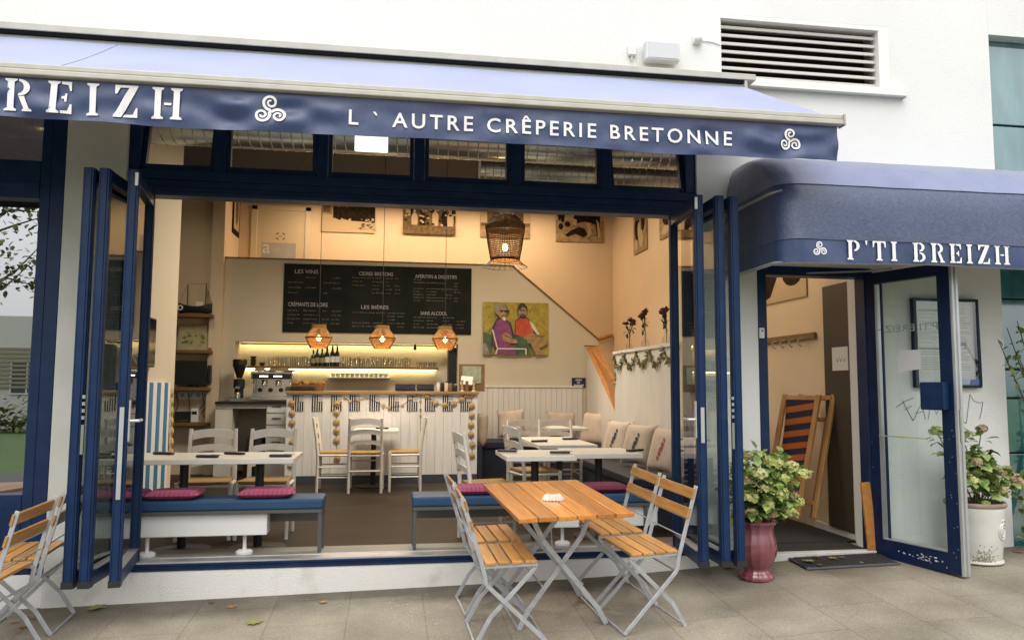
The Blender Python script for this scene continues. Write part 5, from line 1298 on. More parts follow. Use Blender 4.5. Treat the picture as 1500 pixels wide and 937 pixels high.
s = MB(); s.box(x0 + .05, x1 - .05, BY + .392, BY + .3995, BT + .11, z1 - .03); s.build('sheet', mat('map_sheet', (0.4, 0.38, 0.26), 0.7, 0, (0.22, 0.3, 0.24), 16), t)
p = onbar(684, BY + .25); t = thing('clipboard', 'white open leaflet leaning in front of the brown notice board', 'leaflet', (p, BY + .25, BT))
s = MB(); s.prism([(p - .09, BY + .25, BT + .10), (p + .07, BY + .25, BT + .09), (p + .09, BY + .31, BT + .20), (p - .07, BY + .31, BT + .21)], (0, .004, 0)); s.build('leaflet', M_paper, t)
s = MB(); s.box(p - .02, p + .02, BY + .25, BY + .30, BT, BT + .14); s.build('stand', M_shelf, t)
for px, lb in ((677, 'left turned wooden candlestick at the right end of the bar'), (694, 'right turned wooden candlestick at the right end of the bar')):
    x = onbar(px, BY + .06); t = thing('candlestick', lb, 'candlestick', (x, BY + .06, BT), 'candlesticks on the bar')
    s = MB(); s.lathe([(.035, 0), (.03, .01), (.012, .02), (.018, .05), (.010, .07), (.020, .10), (.012, .12), (.022, .14), (.022, .15)], t.location, 14); s.build('stem', mat('pale_turned_wood', (0.45, 0.36, 0.25), 0.6), t, smooth=True)

# ------------------------------------------------------------------ back counter, machine, shelf
NB = PY_ + .40
cz = (AY(340, 588, 5.45).z)
c0_, c1_ = xl + .03, ba + .1
t = thing('back_counter', 'white back counter with drawers under the coffee machine', 'counter', (c0_, 5.45, FZ))
s = MB(); s.box(c0_, c1_, 5.45, PY_ - .001, cz - .03, cz); s.box(nl + .01, nr - .01, PY_ - .0005, NB - .005, cz - .03, cz); s.build('worktop', M_black, t, bevel=.002)
s = MB(); da = AY(389, 610, 5.45).x; s.box(c0_, c0_ + .22, 5.50, PY_ - .001, FZ, cz - .031); s.box(da, c1_, 5.50, PY_ - .001, FZ, cz - .031); s.box(c0_, da, 5.49, 5.52, cz - .09, cz - .031); s.build('carcass', M_wains, t)
for k in range(4):
    s = MB(); s.box(da + .01, c1_ - .01, 5.482, 5.499, cz - .15 - k * .16, cz - .05 - k * .16 + .04); dw = s.build('drawer', M_barw, t, bevel=.003)
    s = MB(); s.box(da + .08, da + .2, 5.470, 5.4815, cz - .07 - k * .16, cz - .06 - k * .16); s.build('handle', M_iron, dw)
pb = AY(372, 640, 5.4); t = thing('rubbish_bag', 'black bag standing in the gap under the back counter', 'bag', (pb.x, 5.6, FZ))
s = MB(); s.grid(lambda u, v: (pb.x + (.16 + .03 * math.sin(u * 25)) * math.cos(2 * math.pi * u) * (1 - .55 * v ** 3), 5.66 + .14 * math.sin(2 * math.pi * u) * (1 - .55 * v ** 3), FZ + .62 * v), 30, 10); s.build('bag', mat('black_bag', (0.014, 0.014, 0.015), 0.4), t, smooth=True)
s = MB(); s.box(pb.x - .12, pb.x + .12, 5.54, 5.545, FZ + .35, FZ + .43); s.build('flap', M_black, t)
# coffee machine
m0, m1 = AY(368, 560, 5.5).x, AY(428, 560, 5.5).x
mz = AY(395, 541, 5.5).z
t = thing('coffee_machine', 'chrome two group coffee machine with cloths on top', 'coffee machine', ((m0 + m1) / 2, 5.6, cz))
s = MB(); s.box(m0, m1, 5.62, 5.95, cz + .06, mz - .06); s.box(m0 - .01, m1 + .01, 5.50, 5.96, mz - .13, mz - .03); s.build('body', M_chrome, t, bevel=.01, seg=2)
s = MB(); s.box(m0, m1, 5.48, 5.95, cz + .02, cz + .075); s.build('drip_tray', M_chrome, t, bevel=.005)
s = MB(); s.box(m0 + .01, m1 - .01, 5.495, 5.499, mz - .125, mz - .055); s.build('front_panel', M_black, t)
for k in (.3, .64):
    x = m0 + (m1 - m0) * k; s = MB(); s.lathe([(.035, 0), (.035, .06), (.028, .07)], (x, 5.56, mz - .21), 14); s.tube([(x, 5.54, mz - .20), (x, 5.43, mz - .22)], .012, 8); s.build('group_head', M_chrome, t, smooth=True)
    s = MB(); s.box(x - .055, x + .055, 5.489, 5.494, mz - .10, mz - .085); s.build('light_bar', mat('panel_light', (1, .95, .85), .4, emit=(1, .9, .7), estr=4), t)
for k in range(4): s = MB(); s.lathe([(.03, 0), (.03, .02), (.0, .02)], (0, 0, 0), 12); s.v = [(m0 + .1 + k * .14 + a_, 5.616 - c_, mz - .28 + b_) for a_, b_, c_ in s.v]; s.build('dial', M_black, t)
for x in (m0 + .03, m1 - .03):
    s = MB(); s.tube([(x, 5.53, mz - .14), (x, 5.50, mz - .20), (x, 5.52, cz + .1)], .007, 6); s.build('steam_wand', M_chrome, t, smooth=True)
s = MB(); s.grid(lambda u, v: (m0 + .02 + (m1 - m0 - .04) * u, 5.52 + .4 * v, mz - .025 + .055 * abs(math.sin(u * 5 + v * 3)) * math.sin(math.pi * min(1, max(0, v)) * .9 + .15) + .02 * math.sin(u * 13) * math.sin(v * 9)), 30, 12); s.build('cloth', mat('taupe_cloth', (0.20, 0.15, 0.11), 0.95), t, smooth=True)
# grinder
g = AY(348, 590, 5.55).x; t = thing('coffee_grinder', 'black coffee grinder with a cone hopper left of the coffee machine', 'grinder', (g, 5.6, cz)); L_ = (g, 5.62, cz)
gh = AY(348, 526, 5.6).z - cz
s = MB(); s.lathe([(.085, 0), (.085, .03), (.06, .04), (.06, gh * .30), (.075, gh * .32), (.075, gh * .52), (.05, gh * .54)], L_, 20); s.build('body', M_black, t, smooth=True)
s = MB(); s.lathe([(.035, gh * .55), (.095, gh * .85), (.098, gh * .97), (.09, gh), (0, gh)], L_, 20); s.build('hopper', mat('smoked_plastic', (0.02, 0.016, 0.012), 0.15), t, smooth=True)
s = MB(); s.lathe([(.038, 0), (.04, .05), (.03, .09), (.025, .09)], (g, 5.52, cz + .04), 16); s.box(g - .03, g + .03, 5.5, 5.56, cz + gh * .3, cz + gh * .36); s.build('spout', M_chrome, t, smooth=True)
s = MB(); s.box(g - .1, g + .1, 5.49, 5.75, cz, cz + .05); s.build('knock_box', M_chrome, t, bevel=.004)
# shelf and lights in the niche
sz_ = (AY(360, 534, 6.2).z + AY(640, 540, 6.2).z) / 2; sx1 = AY(642, 538, 6.1).x
t = thing('bar_shelf', 'brown wooden glass shelf lit from above and below behind the bar', 'shelf', (0, 6.2, sz_))
s = MB(); s.box(nl + .01, sx1, PY_ + .13, NB - .001, sz_ - .035, sz_); s.build('board', M_shelf, t, bevel=.002)
s = MB(); s.box(nl + .02, sx1 - .03, PY_ + .34, PY_ + .36, sz_ - .05, sz_ - .036); s.build('led_strip', M_led, t)
t = thing('led_strip', 'long warm light strip along the top of the niche behind the bar', 'light strip', (0, 6.1, nzt - .02)); s = MB(); s.box(nl + .02, nr - .03, PY_ + .3, PY_ + .32, nzt - .022, nzt - .002); s.build('strip', M_led, t); s = MB(); s.box(nl + .01, nr - .02, PY_ + .295, PY_ + .2985, nzt - .03, nzt - .001); s.build('cover', M_alu, t)
# glasses on the shelf
def glass(h, r, stemmed=False):
    o = thing('drinking_glass', 'clear drinking glass in the rows on the lit shelf behind the bar', 'glass', (0, 0, 0), 'drinking glasses on the lit shelf')
    s = MB()
    if stemmed: s.lathe([(r * .8, 0), (.004, .008), (.004, h * .45), (r * .7, h * .55), (r, h * .75), (r * .85, h)], (0, 0, 0), 12)
    else: s.lathe([(r * .8, 0.001), (r * .8, .004), (r, h), (r - .002, h), (r * .78, .006)], (0, 0, 0), 12)
    s.build('bowl', M_drink, o, smooth=True, local=True); return o
rnd = random.Random(9); first = {}
xs = [x for x in range(396, 640, 7) if not (452 < x < 500)]
for row, (dy, h) in enumerate(((.20, .125), (.28, .15))):
    for x in xs:
        if rnd.random() < .12: continue
        key = (row, x > 600); p = AY(x + row * 3, 530, PY_ + dy)
        if key not in first:
            g_ = glass(.075 if x > 600 else h, .032 if x > 600 else .030, False); first[key] = g_; g_.location = (p.x, PY_ + dy, sz_ + .001)
        else: again(first[key], (p.x, PY_ + dy, sz_ + .001))
# hanging stem glasses and cups under the shelf
cpz = None
for i in range(12):
    x = 488 + i * 7; p = AY(x, 550, PY_ + .28)
    if i == 0:
        cup = thing('coffee_cup', 'small white cup in the row beneath the lit shelf', 'cup', (p.x, PY_ + .28, p.z - .02), 'white cups hanging under the lit shelf'); s = MB(); s.lathe([(.02, 0), (.032, .05), (.034, .055), (.030, .05), (.018, .006)], (0, 0, 0), 12); s.tube([(.03, 0, .045), (.052, 0, .04), (.05, 0, .02), (.024, 0, .014)], .004, 5); s.build('body', M_whiteplast, cup, smooth=True, local=True); cz0 = p.z - .02
        rl = thing('cup_rail', 'thin white cup rail beneath the lit shelf', 'rail', (0, PY_ + .28, cz0)); s = MB(); a_, b_ = AY(480, 556, PY_ + .28).x, AY(572, 556, PY_ + .28).x; s.box(a_, b_, PY_ + .2, NB - .001, cz0 - .012, cz0 - .001); s.build('board', M_white, rl)
    else: again(cup, (p.x, PY_ + .28, cz0))
for i, (px, py, h, m, lb) in enumerate(((459, 520, .24, M_bottle, 'first dark bottle from the left on the lit shelf'), (465, 518, .27, M_bottle, 'second dark bottle from the left on the lit shelf'), (472, 518, .26, M_bottle, 'third dark bottle, behind the left wicker lamp'), (479, 514, .29, M_bottle, 'fourth dark bottle, just right of the left wicker lamp'), (487, 508, .31, M_bottle, 'tall bottle with a white cap, the left one of a pair'), (494, 508, .31, M_bottle, 'tall bottle with a white cap, the right one of a pair'))):
    p = AY(px, 520, PY_ + .2); t = thing('bottle', lb, 'bottle', (p.x, PY_ + .2, sz_ + .001), 'bottles on the lit shelf')
    s = MB(); s.lathe([(.034, 0), (.036, .01), (.036, h * .6), (.014, h * .75), (.013, h * .95)], t.location, 14); s.build('body', m, t, smooth=True)
    s = MB(); s.lathe([(.015, h * .93), (.015, h), (0, h)], t.location, 12); s.build('cap', M_whiteplast if i > 3 else M_iron, t, smooth=True)
    s = MB(); s.lathe([(.0368, h * .2), (.0368, h * .48)], t.location, 14); s.build('label', M_paper if i > 2 else M_garl, t, smooth=True)
for px, h, r, lb in ((371, .15, .045, 'tall dark cup stack at the left end of the lit shelf'), (384, .06, .045, 'short dark bowl at the left end of the lit shelf')):
    p = AY(px, 530, PY_ + .25); t = thing('cup_stack', lb, 'cups', (p.x, PY_ + .25, sz_ + .001)); s = MB(); n__ = max(1, int(h / .045))
    for k in range(n__): s.lathe([(r * .6, k * .045), (r, k * .045 + .05), (r * .95, k * .045 + .05), (r * .55, k * .045 + .006)], t.location, 16)
    s.build('cups', M_shelf if 0 else mat('dark_ceramic', (0.03, 0.022, 0.016), 0.4), t, smooth=True)
p = AY(608, 508, PY_ + .25); t = thing('pendant_bulb', 'small dark hanging bulb holder below the niche light strip', 'bulb', (p.x, PY_ + .25, nzt)); s = MB(); s.tube([(p.x, PY_ + .25, nzt - .02), (p.x, PY_ + .25, p.z + .03)], .004, 5); s.lathe([(0, -.04), (.02, -.03), (.025, 0), (.012, .03), (.012, .05)], (p.x, PY_ + .25, p.z - .01), 12); s.build('holder', M_iron, t)
p = AY(664, 530, PY_ + .2); t = thing('cabinet', 'tall black bottle cooler at the right end of the niche', 'cabinet', (p.x, PY_ + .2, cz)); s = MB(); s.box(AY(657, 530, PY_ + .16).x, nr - .01, PY_ + .16, NB - .01, cz, nzt - .05); s.build('body', M_black, t, bevel=.005)

# ------------------------------------------------------------------ pictures
def pic(name, label, cat, o, u, v, w, h, layers, mats, group=None, depth=.02):
    o, u, v = V3(o), V3(u).normalized(), V3(v).normalized(); n = u.cross(v)
    t = thing(name, label, cat, o, group)
    s = MB(); s.prism([o, o + u * w, o + u * w + v * h, o + v * h], n * depth); s.build('panel', mats[0], t)
    s = MB()
    for i, (mi, pts) in enumerate(layers):
        s.poly([o + u * (x * w) + v * (y * h) + n * (depth + .001 + .0004 * i) for x, y in pts], mi)
    if layers: s.build('image', mats, t)
    return t
def person(x, y, h, w=.05, dark=2, head=3):
    return [(dark, [(x - w, y), (x + w, y), (x + w * 1.1, y + h * .62), (x + w * .5, y + h * .8), (x - w * .5, y + h * .8), (x - w * 1.1, y + h * .62)]), (head, ell(x, y + h * .9, w * .45, h * .1, 10))]
SM = [M_sepia, M_sepl, M_sepd, M_sepm]
def upic(px0, py0, px1, py1, label, layers, name='photo_print', m=SM):
    a, b = AY(px0, py0, UY - .001), AY(px1, py1, UY - .001)
    return pic(name, label, 'photo', (a.x, UY - .002, b.z), (1, 0, 0), (0, 0, 1), b.x - a.x, a.z - b.z, layers, m, 'sepia photo prints in the upper room')
rnd = random.Random(15)
L = [(1, [(0, 0), (1, 0), (1, .42), (0, .46)]), (1, [(.2, .46), (.62, .46), (.62, 1), (.2, 1)]), (2, [(.55, .3), (1, .28), (1, 1), (.6, 1), (.52, .8), (.6, .66)]), (3, [(.03, .5), (.16, .5), (.16, 1), (.03, 1)])]
for k in range(9): L += person(.24 + k * .048, .36 - (k % 3) * .02, .44, .026, 2, 3)
for k in range(26): L.append((3 if k % 2 else 1, ell(rnd.uniform(.7, 1), rnd.uniform(.1, .36), .03, .02, 6)))
upic(472, 283, 549, 342, 'sepia photo of a row of dark clad people beside a tree', L)
L = [(3, [(0, .2), (1, .2), (1, 1), (0, 1)])]
for r_ in range(3):
    for k in range(7): L += person(.08 + k * .14 + rnd.uniform(-.03, .03), .62 - r_ * .22 + rnd.uniform(-.04, .04), .46, .055, rnd.choice((2, 2, 1, 3)), 1)
for k in range(30): L.append((rnd.choice((1, 2)), ell(rnd.uniform(.02, .98), rnd.uniform(.2, .6), .03, .025, 6)))
L.append((3, [(0, 0), (1, 0), (1, .2), (0, .22)]))
upic(591, 283, 667, 345, 'sepia photo of a crowded group sitting in rows', L)
L = [(1, [(0, .3), (1, .3), (1, 1), (0, 1)]), (0, [(0, 0), (1, 0), (1, .3), (0, .3)]), (3, [(0, .28), (1, .3), (1, .38), (0, .36)])]
for x in (.26, .74): L += person(x, .1, 1.0, .12, 3, 2); L.append((2, ell(x, .97, .09, .12)))
upic(704, 289, 776, 350, 'pale sepia photo of two women seen behind the big wicker lamp', L)
cow = [(1, [(0, .55), (1, .55), (1, 1), (0, 1)]), (2, ell(.14, .72, .05, .25)), (2, ell(.07, .74, .04, .22)), (2, [(.36, .62), (.5, .92), (.68, 1), (.82, .98), (.93, .8), (.92, .3), (.86, .15), (.82, .45), (.7, .5), (.6, .52), (.5, .5), (.42, .46)]), (1, [(.66, 1), (.8, .98), (.9, .8), (.86, .72), (.78, .9)]), (1, [(.62, .5), (.72, .5), (.74, .2), (.66, .12), (.66, .34)]), (1, [(.36, .6), (.44, .55), (.42, .42), (.34, .44)]), (1, [(.84, .6), (.9, .5), (.93, .14), (.88, .12)]), (2, [(.18, .16), (.3, .28), (.48, .38), (.6, .34), (.66, .2), (.58, .12), (.4, .2), (.24, .12)]), (2, ell(.1, .38, .05, .08)), (2, ell(.24, .44, .06, .07)), (0, [(0, 0), (1, 0), (1, .1), (0, .12)])]
upic(814, 296, 884, 356, 'sepia photo of a black and white cow with people', cow)
def rpic(px0, px1, py1, py0, label, x=3.745):
    a, b = AX(px0, py1, x), AX(px1, py1, x); tp = AX(px0, py0, x).z; L = [(2, ell(.3, .6, .2, .3)), (1, ell(.6, .3, .15, .2)), (2, ell(.75, .7, .15, .25)), (1, ell(.2, .2, .12, .12)), (3, ell(.5, .85, .4, .1)), (1, ell(.45, .5, .1, .2))]
    return pic('photo_print', label, 'photo', (x, a.y, a.z), (0, -1, 0), (0, 0, 1), a.y - b.y, tp - a.z, L, SM, 'sepia photo prints in the upper room')
rpic(930, 949, 374, 312, 'sepia photo hung on the right side wall of the upper room')
rpic(968, 1016, 352, 300, 'sepia photo on the right side wall, seen through the folded glass door')
a, b = AX(338, 340, -2.456), AX(350, 335, -2.456)
pic('framed_picture', 'framed picture seen edge on at the left end of the upper room', 'picture', (-2.456, b.y - .55, 3.72), (0, 1, 0), (0, 0, 1), .5, .75, [(1, [(.1, .1), (.9, .1), (.9, .9), (.1, .9)]), (2, ell(.5, .5, .2, .3))], [M_sepd, M_sepl, M_sepm, M_sepia])
p0, p1 = AX(1124, 437, 3.748), AX(1183, 430, 3.748); L = [(1, [(0, .0), (1, 0), (1, .5), (0, .3)]), (2, [(0, 0), (.3, .1), (.5, .5), (.42, 1), (.1, 1), (0, .6)]), (2, ell(.75, .4, .2, .2)), (1, ell(.55, .75, .1, .15)), (1, ell(.8, .85, .12, .1)), (2, ell(.9, .65, .08, .2))]
pic('photo_print', 'large sepia photo high on the lobby wall inside the entrance door', 'photo', (3.749, p0.y + .2, p1.z - .02), (0, -1, 0), (0, 0, 1), p0.y + .2 - p1.y, .62, L, SM, depth=.012)
# painting of two seated men
M_py = mat('paint_yellow', (0.42, 0.33, 0.045), 0.6, 0, (0.30, 0.22, 0.03), 18, detail=8); M_pp = mat('paint_purple', (0.17, 0.03, 0.12), 0.6, 0, (0.24, 0.06, 0.17), 14); M_pr = mat('paint_red', (0.42, 0.05, 0.025), 0.6, 0, (0.5, 0.09, 0.03), 12); M_ps = mat('paint_skin', (0.40, 0.26, 0.11), 0.6, 0, (0.26, 0.16, 0.07), 16); M_pg = mat('paint_green', (0.035, 0.085, 0.06), 0.6, 0, (0.10, 0.13, 0.05), 10); M_pw = mat('paint_white', (0.62, 0.58, 0.45), 0.6); M_pk = mat('paint_black', (0.03, 0.024, 0.022), 0.6); M_pgrey = mat('paint_grey', (0.32, 0.29, 0.22), 0.6, 0, (0.2, 0.18, 0.13), 20)
a, b = AY(708, 442, PY_ - .03), AY(803, 520, PY_ - .03)
PM = [M_py, M_pp, M_pr, M_ps, M_pg, M_pw, M_pk, M_pgrey]
rnd = random.Random(6); L = []
for k in range(60): L.append((rnd.choice((6, 7, 3)), ell(rnd.uniform(0, .14) if k % 2 else rnd.uniform(.66, .98), rnd.uniform(.55, .98) if k % 2 == 0 else rnd.uniform(.4, .95), .012, .006, 6, rnd.uniform(0, 3))))
L += [(4, [(0, 0), (.14, 0), (.12, .38), (0, .42)]), (4, [(.3, 0), (.72, 0), (.7, .35), (.36, .4)]), (7, [(0, 0), (.1, 0), (.05, .2), (0, .22)]),
      (6, [(.475, .34), (.49, .655), (.56, .71), (.68, .70), (.755, .60), (.80, .40)]), (3, [(.565, .66), (.63, .66), (.625, .76), (.57, .76)]), (6, ell(.592, .855, .075, .14)), (2, [(.49, .38), (.5, .64), (.57, .70), (.68, .68), (.74, .58), (.78, .40), (.66, .32)]), (3, ell(.595, .82, .062, .125)), (6, [(.53, .94), (.66, .94), (.68, .86), (.6, .92), (.55, .84)]), (6, ell(.575, .845, .02, .012)), (6, ell(.625, .845, .02, .012)), (6, ell(.60, .735, .045, .045)), (3, [(.58, .745), (.62, .745), (.615, .755), (.585, .755)]),
      (5, [(.70, .66), (.76, .60), (.86, .40), (.83, .38), (.74, .52)]), (3, [(.62, .35), (.74, .42), (.94, .30), (.98, .34), (.99, .22), (.86, .12), (.95, .02), (.8, .0), (.72, .22), (.62, .24)]), (6, [(.72, .22), (.80, .0), (.785, .0), (.70, .22)]), (6, [(.64, .36), (.9, .345), (.97, .37), (.9, .36)]),
      (6, [(.13, .2), (.13, .5), (.2, .68), (.3, .72), (.42, .6), (.47, .34), (.45, .12), (.2, .06)]), (1, [(.15, .2), (.15, .48), (.21, .65), (.30, .70), (.40, .58), (.44, .36), (.40, .14), (.22, .08)]), (1, [(.2, .0), (.5, .0), (.45, .18), (.22, .18)]), (6, ell(.27, .84, .10, .14)), (7, ell(.26, .86, .095, .12)), (3, ell(.29, .80, .068, .12)), (6, [(.24, .845), (.40, .85), (.39, .80), (.33, .795), (.31, .825), (.27, .80)]), (6, [(.27, .73), (.33, .73), (.32, .745), (.28, .745)]), (5, [(.28, .67), (.33, .64), (.35, .68), (.31, .73)]),
      (3, [(.28, .38), (.35, .44), (.46, .30), (.66, .27), (.67, .21), (.44, .22), (.30, .26)]), (6, [(.28, .38), (.46, .29), (.46, .30), (.29, .39)]), (6, [(.44, .22), (.67, .21), (.67, .20), (.44, .205)]),
      (5, [(.11, .48), (.13, .46), (.21, .10), (.64, .10), (.64, .0), (.66, .0), (.66, .125), (.22, .125), (.15, .47)]), (5, [(.20, .1), (.22, .1), (.20, .0), (.18, .0)]), (4, [(.5, .3), (.66, .3), (.7, .14), (.55, .13)])]
pic('painting', 'colourful painting of two seated men in purple and red shirts on yellow', 'painting', (a.x, PY_ - .003, b.z), (1, 0, 0), (0, 0, 1), b.x - a.x, a.z - b.z, L, PM, depth=.025)
a, b = AY(838, 553, PY_ - .02), AY(858, 567, PY_ - .02); L = []
for (y, w) in ((.76, .45), (.5, .25), (.22, .72)):
    x = .5 - w / 2
    while x < .5 + w / 2 - .03: L.append((1, [(x, y - .07), (x + .05, y - .07), (x + .05, y + .08), (x, y + .08)])); x += .075
pic('wall_sign', 'small navy enamel sign with white lines above the wainscot', 'sign', (a.x, PY_ - .003, b.z), (1, 0, 0), (0, 0, 1), b.x - a.x, a.z - b.z, L, [M_navysign, M_paper], depth=.008)
# chalkboard
c4 = [AY(416, 386, PY_ - .02), AY(691, 393, PY_ - .02), AY(690, 490, PY_ - .02), AY(414, 486, PY_ - .02)]
x0, x1 = (c4[0].x + c4[3].x) / 2, (c4[1].x + c4[2].x) / 2; z1, z0 = (c4[0].z + c4[1].z) / 2, (c4[2].z + c4[3].z) / 2
t = thing('chalkboard', 'long black chalkboard drinks menu above the bar', 'chalkboard', (x0, PY_ - .002, z0))
s = MB(); s.box(x0, x1, PY_ - .02, PY_ - .0015, z0, z1); s.build('board', M_board, t, bevel=.003)
hd = MB(); bw, bh = x1 - x0, z1 - z0
def bt(px, py): p = AY(px, py, PY_ - .022); return p.x, p.z
for body, pa, pb, py, h in (('LES VINS', 432, 466, 399, .055), ('CIDRES BRETONS', 526, 576, 402, .052), ('APÉRITIFS & DIGESTIFS', 608, 669, 406, .050), ('CRÉMANTS DE LOIRE', 422, 480, 447, .055), ('LES BIÈRES', 529, 569, 451, .05), ('SANS ALCOOL', 616, 655, 460, .05)):
    hd = MB(); xa, z = bt(pa, py); xb, _ = bt(pb, py); text(hd, body, lambda u, v: (xa + u, PY_ - .0215, z - .01 + v), h, xb - xa, bold=0.0); hd.build('heading', M_chalk, t)
sc_ = MB(); rnd = random.Random(40)
def scrib(xa, z, w, h=.018):
    x = xa
    while x < xa + w:
        L_ = rnd.uniform(.018, .06); n__ = int(L_ / .008) + 1
        for k in range(n__):
            hh = h * rnd.choice((.5, .55, .6, 1.0)); sx = x + k * .009; sc_.poly([(sx, PY_ - .0212, z), (sx + .0055, PY_ - .0212, z + rnd.uniform(-.002, .002)), (sx + .0062, PY_ - .0212, z + hh), (sx + .001, PY_ - .0212, z + hh * .9)])
        x += L_ + .02
for (pa, pb, py0, py1, st, cols) in ((422, 505, 404, 434, .075, (0, .30, .62, .78)), (421, 503, 453, 476, .06, (0, .28, .62, .78)), (516, 592, 405, 434, .055, (0, .38, .65, .82)), (516, 592, 456, 482, .05, (0, .40, .68, .86)), (606, 676, 408, 444, .044, (0, .27, .68, .84)), (606, 682, 463, 484, .05, (0, .25, .55, .82))):
    xa, zt = bt(pa, py0); xb, zb = bt(pb, py1); z = zt - .02; W_ = xb - xa
    while z > zb:
        for i, c in enumerate(cols):
            w = ((cols[i + 1] if i + 1 < len(cols) else 1) - c - .05) * W_ * rnd.uniform(.5, 1)
            if rnd.random() < .85: scrib(xa + c * W_, z, w)
        z -= st
sc_.build('chalk_lines', M_chalkdim, t)

# ------------------------------------------------------------------ wall niche on the left: shelves and what is on them
NY = PY_ - .001
def shelf(label, px0, px1, py, d=.22, y=None):
    yf = NY - d; a, b = AY(px0, py, yf), AY(px1, py, yf); t = thing('wall_shelf', label, 'shelf', ((a.x + b.x) / 2, NY, a.z), 'wall shelves in the left niche')
    s = MB(); s.box(a.x - .12, b.x, yf, NY, a.z - .045, a.z); s.build('board', M_shelf, t, bevel=.003); return (a.x + b.x) / 2, a.z, t
xm, z, _ = shelf('brown wall shelf carrying the model fishing boat', 258, 311, 459)
bt0, bt1 = AY(262, 450, NY - .1).x, AY(311, 450, NY - .1).x; bl = bt1 - bt0; y = NY - .11
t = thing('model_boat', 'model fishing boat with two masts on the top wall shelf', 'model boat', ((bt0 + bt1) / 2, y, z))
s = MB()
def hull(u, v):
    x = bt0 + bl * u; w = .055 * (math.sin(math.pi * min(.999, u * .92 + .06)) ** .6); sh = .10 + .05 * (2 * u - 1) ** 2; a = math.pi * (v - .5)
    return (x, y + w * math.sin(a), z + .012 + sh * (1 - math.cos(a) * (1.0 - .1 * u)))
s.grid(hull, 20, 10); s.build('hull', M_iron, t, smooth=True)
s = MB(); s.box(bt0 + .05, bt1 - .05, y - .04, y + .04, z + .10, z + .112); s.build('deck', M_shelf, t)
s = MB(); s.box(bt0 + bl * .52, bt0 + bl * .74, y - .03, y + .03, z + .112, z + .18); s.build('wheelhouse', M_whiteplast, t, bevel=.003)
s = MB()
for u, h in ((.25, .42), (.8, .44)): s.tube([(bt0 + bl * u, y, z + .1), (bt0 + bl * u, y, z + h)], .006, 6)
s.tube([(bt0 + bl * .25, y, z + .42), (bt0 + bl * .8, y, z + .44)], .002, 4); s.tube([(bt0 + bl * .8, y, z + .40), (bt1, y, z + .15)], .003, 4); s.tube([(bt0 + bl * .25, y, z + .42), (bt0, y, z + .15)], .002, 4)
s.build('rigging', M_iron, t)
s = MB(); s.poly([(bt0 + bl * .81, y, z + .36), (bt1 - .01, y, z + .15), (bt0 + bl * .82, y, z + .17)]); s.build('sail', M_garl, t)
s = MB(); s.tube([(bt0 + .035 + .03 * math.cos(R(k * 30)), y - .06, z + .085 + .03 * math.sin(R(k * 30))) for k in range(12)], .01, 6, closed=True); s.build('lifebuoy', M_whiteplast, t, smooth=True)
s = MB(); s.box(bt0 + .08, bt1 - .1, y - .02, y + .02, z, z + .02); s.build('stand', M_shelf, t)
xm, z, _ = shelf('brown wall shelf carrying the picture map', 258, 309, 512)
a, b = AY(262, 476, NY - .06), AY(311, 511, NY - .06)
rnd = random.Random(52); MAPL = [(2, [(.5 + (.42 + rnd.uniform(-.09, .05)) * math.cos(k * 6.283 / 26) , .5 + (.34 + rnd.uniform(-.10, .06)) * math.sin(k * 6.283 / 26)) for k in range(26)])]
for k in range(26): MAPL.append((rnd.choice((0, 1, 2, 1)), ell(rnd.uniform(.15, .85), rnd.uniform(.25, .75), rnd.uniform(.02, .07), rnd.uniform(.02, .06), 7, rnd.uniform(0, 3))))
MAPL.append((3, [(.86, 0), (1, 0), (1, .5), (.92, .3)]))
M_map = mat('map_print', (0.30, 0.31, 0.25), 0.6, 0, (0.46, 0.40, 0.22), 9, detail=9)
pic('map_picture', 'picture map with a red corner on the middle wall shelf', 'picture', (a.x, NY - .06, z), (1, 0, 0), (0, .08, 1), b.x - a.x, a.z - z, MAPL, [M_map, mat('map_green', (0.16, 0.18, 0.09), 0.6), mat('map_sand', (0.42, 0.36, 0.18), 0.6), M_pilred])
xm, z, _ = shelf('brown wall shelf carrying the black till screen', 255, 306, 567)
a, b = AY(257, 528, NY - .2), AY(302, 560, NY - .2)
t = thing('till_screen', 'black till screen on the third wall shelf of the left niche', 'screen', ((a.x + b.x) / 2, NY - .15, z)); s = MB(); s.box(a.x, b.x, NY - .2, NY - .165, z + .035, a.z); s.build('screen', M_black, t, bevel=.006)
s = MB(); s.box((a.x + b.x) / 2 - .08, (a.x + b.x) / 2 + .08, NY - .18, NY - .04, z, z + .015); s.box((a.x + b.x) / 2 - .02, (a.x + b.x) / 2 + .02, NY - .165, NY - .14, z, z + .1); s.build('stand', M_black, t)
s = MB(); s.box(b.x + .01, b.x + .05, NY - .2, NY - .1, z + .05, a.z - .06); s.build('card_reader', M_black, t, bevel=.004)
a, b = AY(262, 572, NY - .02), AY(308, 582, NY - .02)
t = thing('socket_strip', 'white strip of wall sockets below the till screen', 'sockets', ((a.x + b.x) / 2, NY, b.z)); s = MB(); s.box(a.x, b.x, NY - .03, NY, b.z - .03, a.z); s.build('plate', M_whiteplast, t, bevel=.004)
for k in range(4):
    s = MB(); c = V3((a.x + (b.x - a.x) * (k + .5) / 4, NY - .031, (a.z + b.z) / 2 - .015)); s.poly([c + V3((.03 * math.cos(R(q * 30)), -.001, .03 * math.sin(R(q * 30)))) for q in range(12)]); s.build('socket', mat('socket_shade', (0.4, 0.39, 0.36), 0.5), t)
s = MB()
for k, (xa, xb) in enumerate(((258, 262), (275, 282), (296, 292), (304, 300))): s.tube([AY(xa, 574, NY - .04), AY(xa + 3, 592, NY - .05), AY(xb - 5, 604, NY - .05), AY(xb, 612, NY - .06)], .006, 5)
tag(s.build('power_cables', M_black), 'tangle of black power cables below the wall sockets', 'cables')
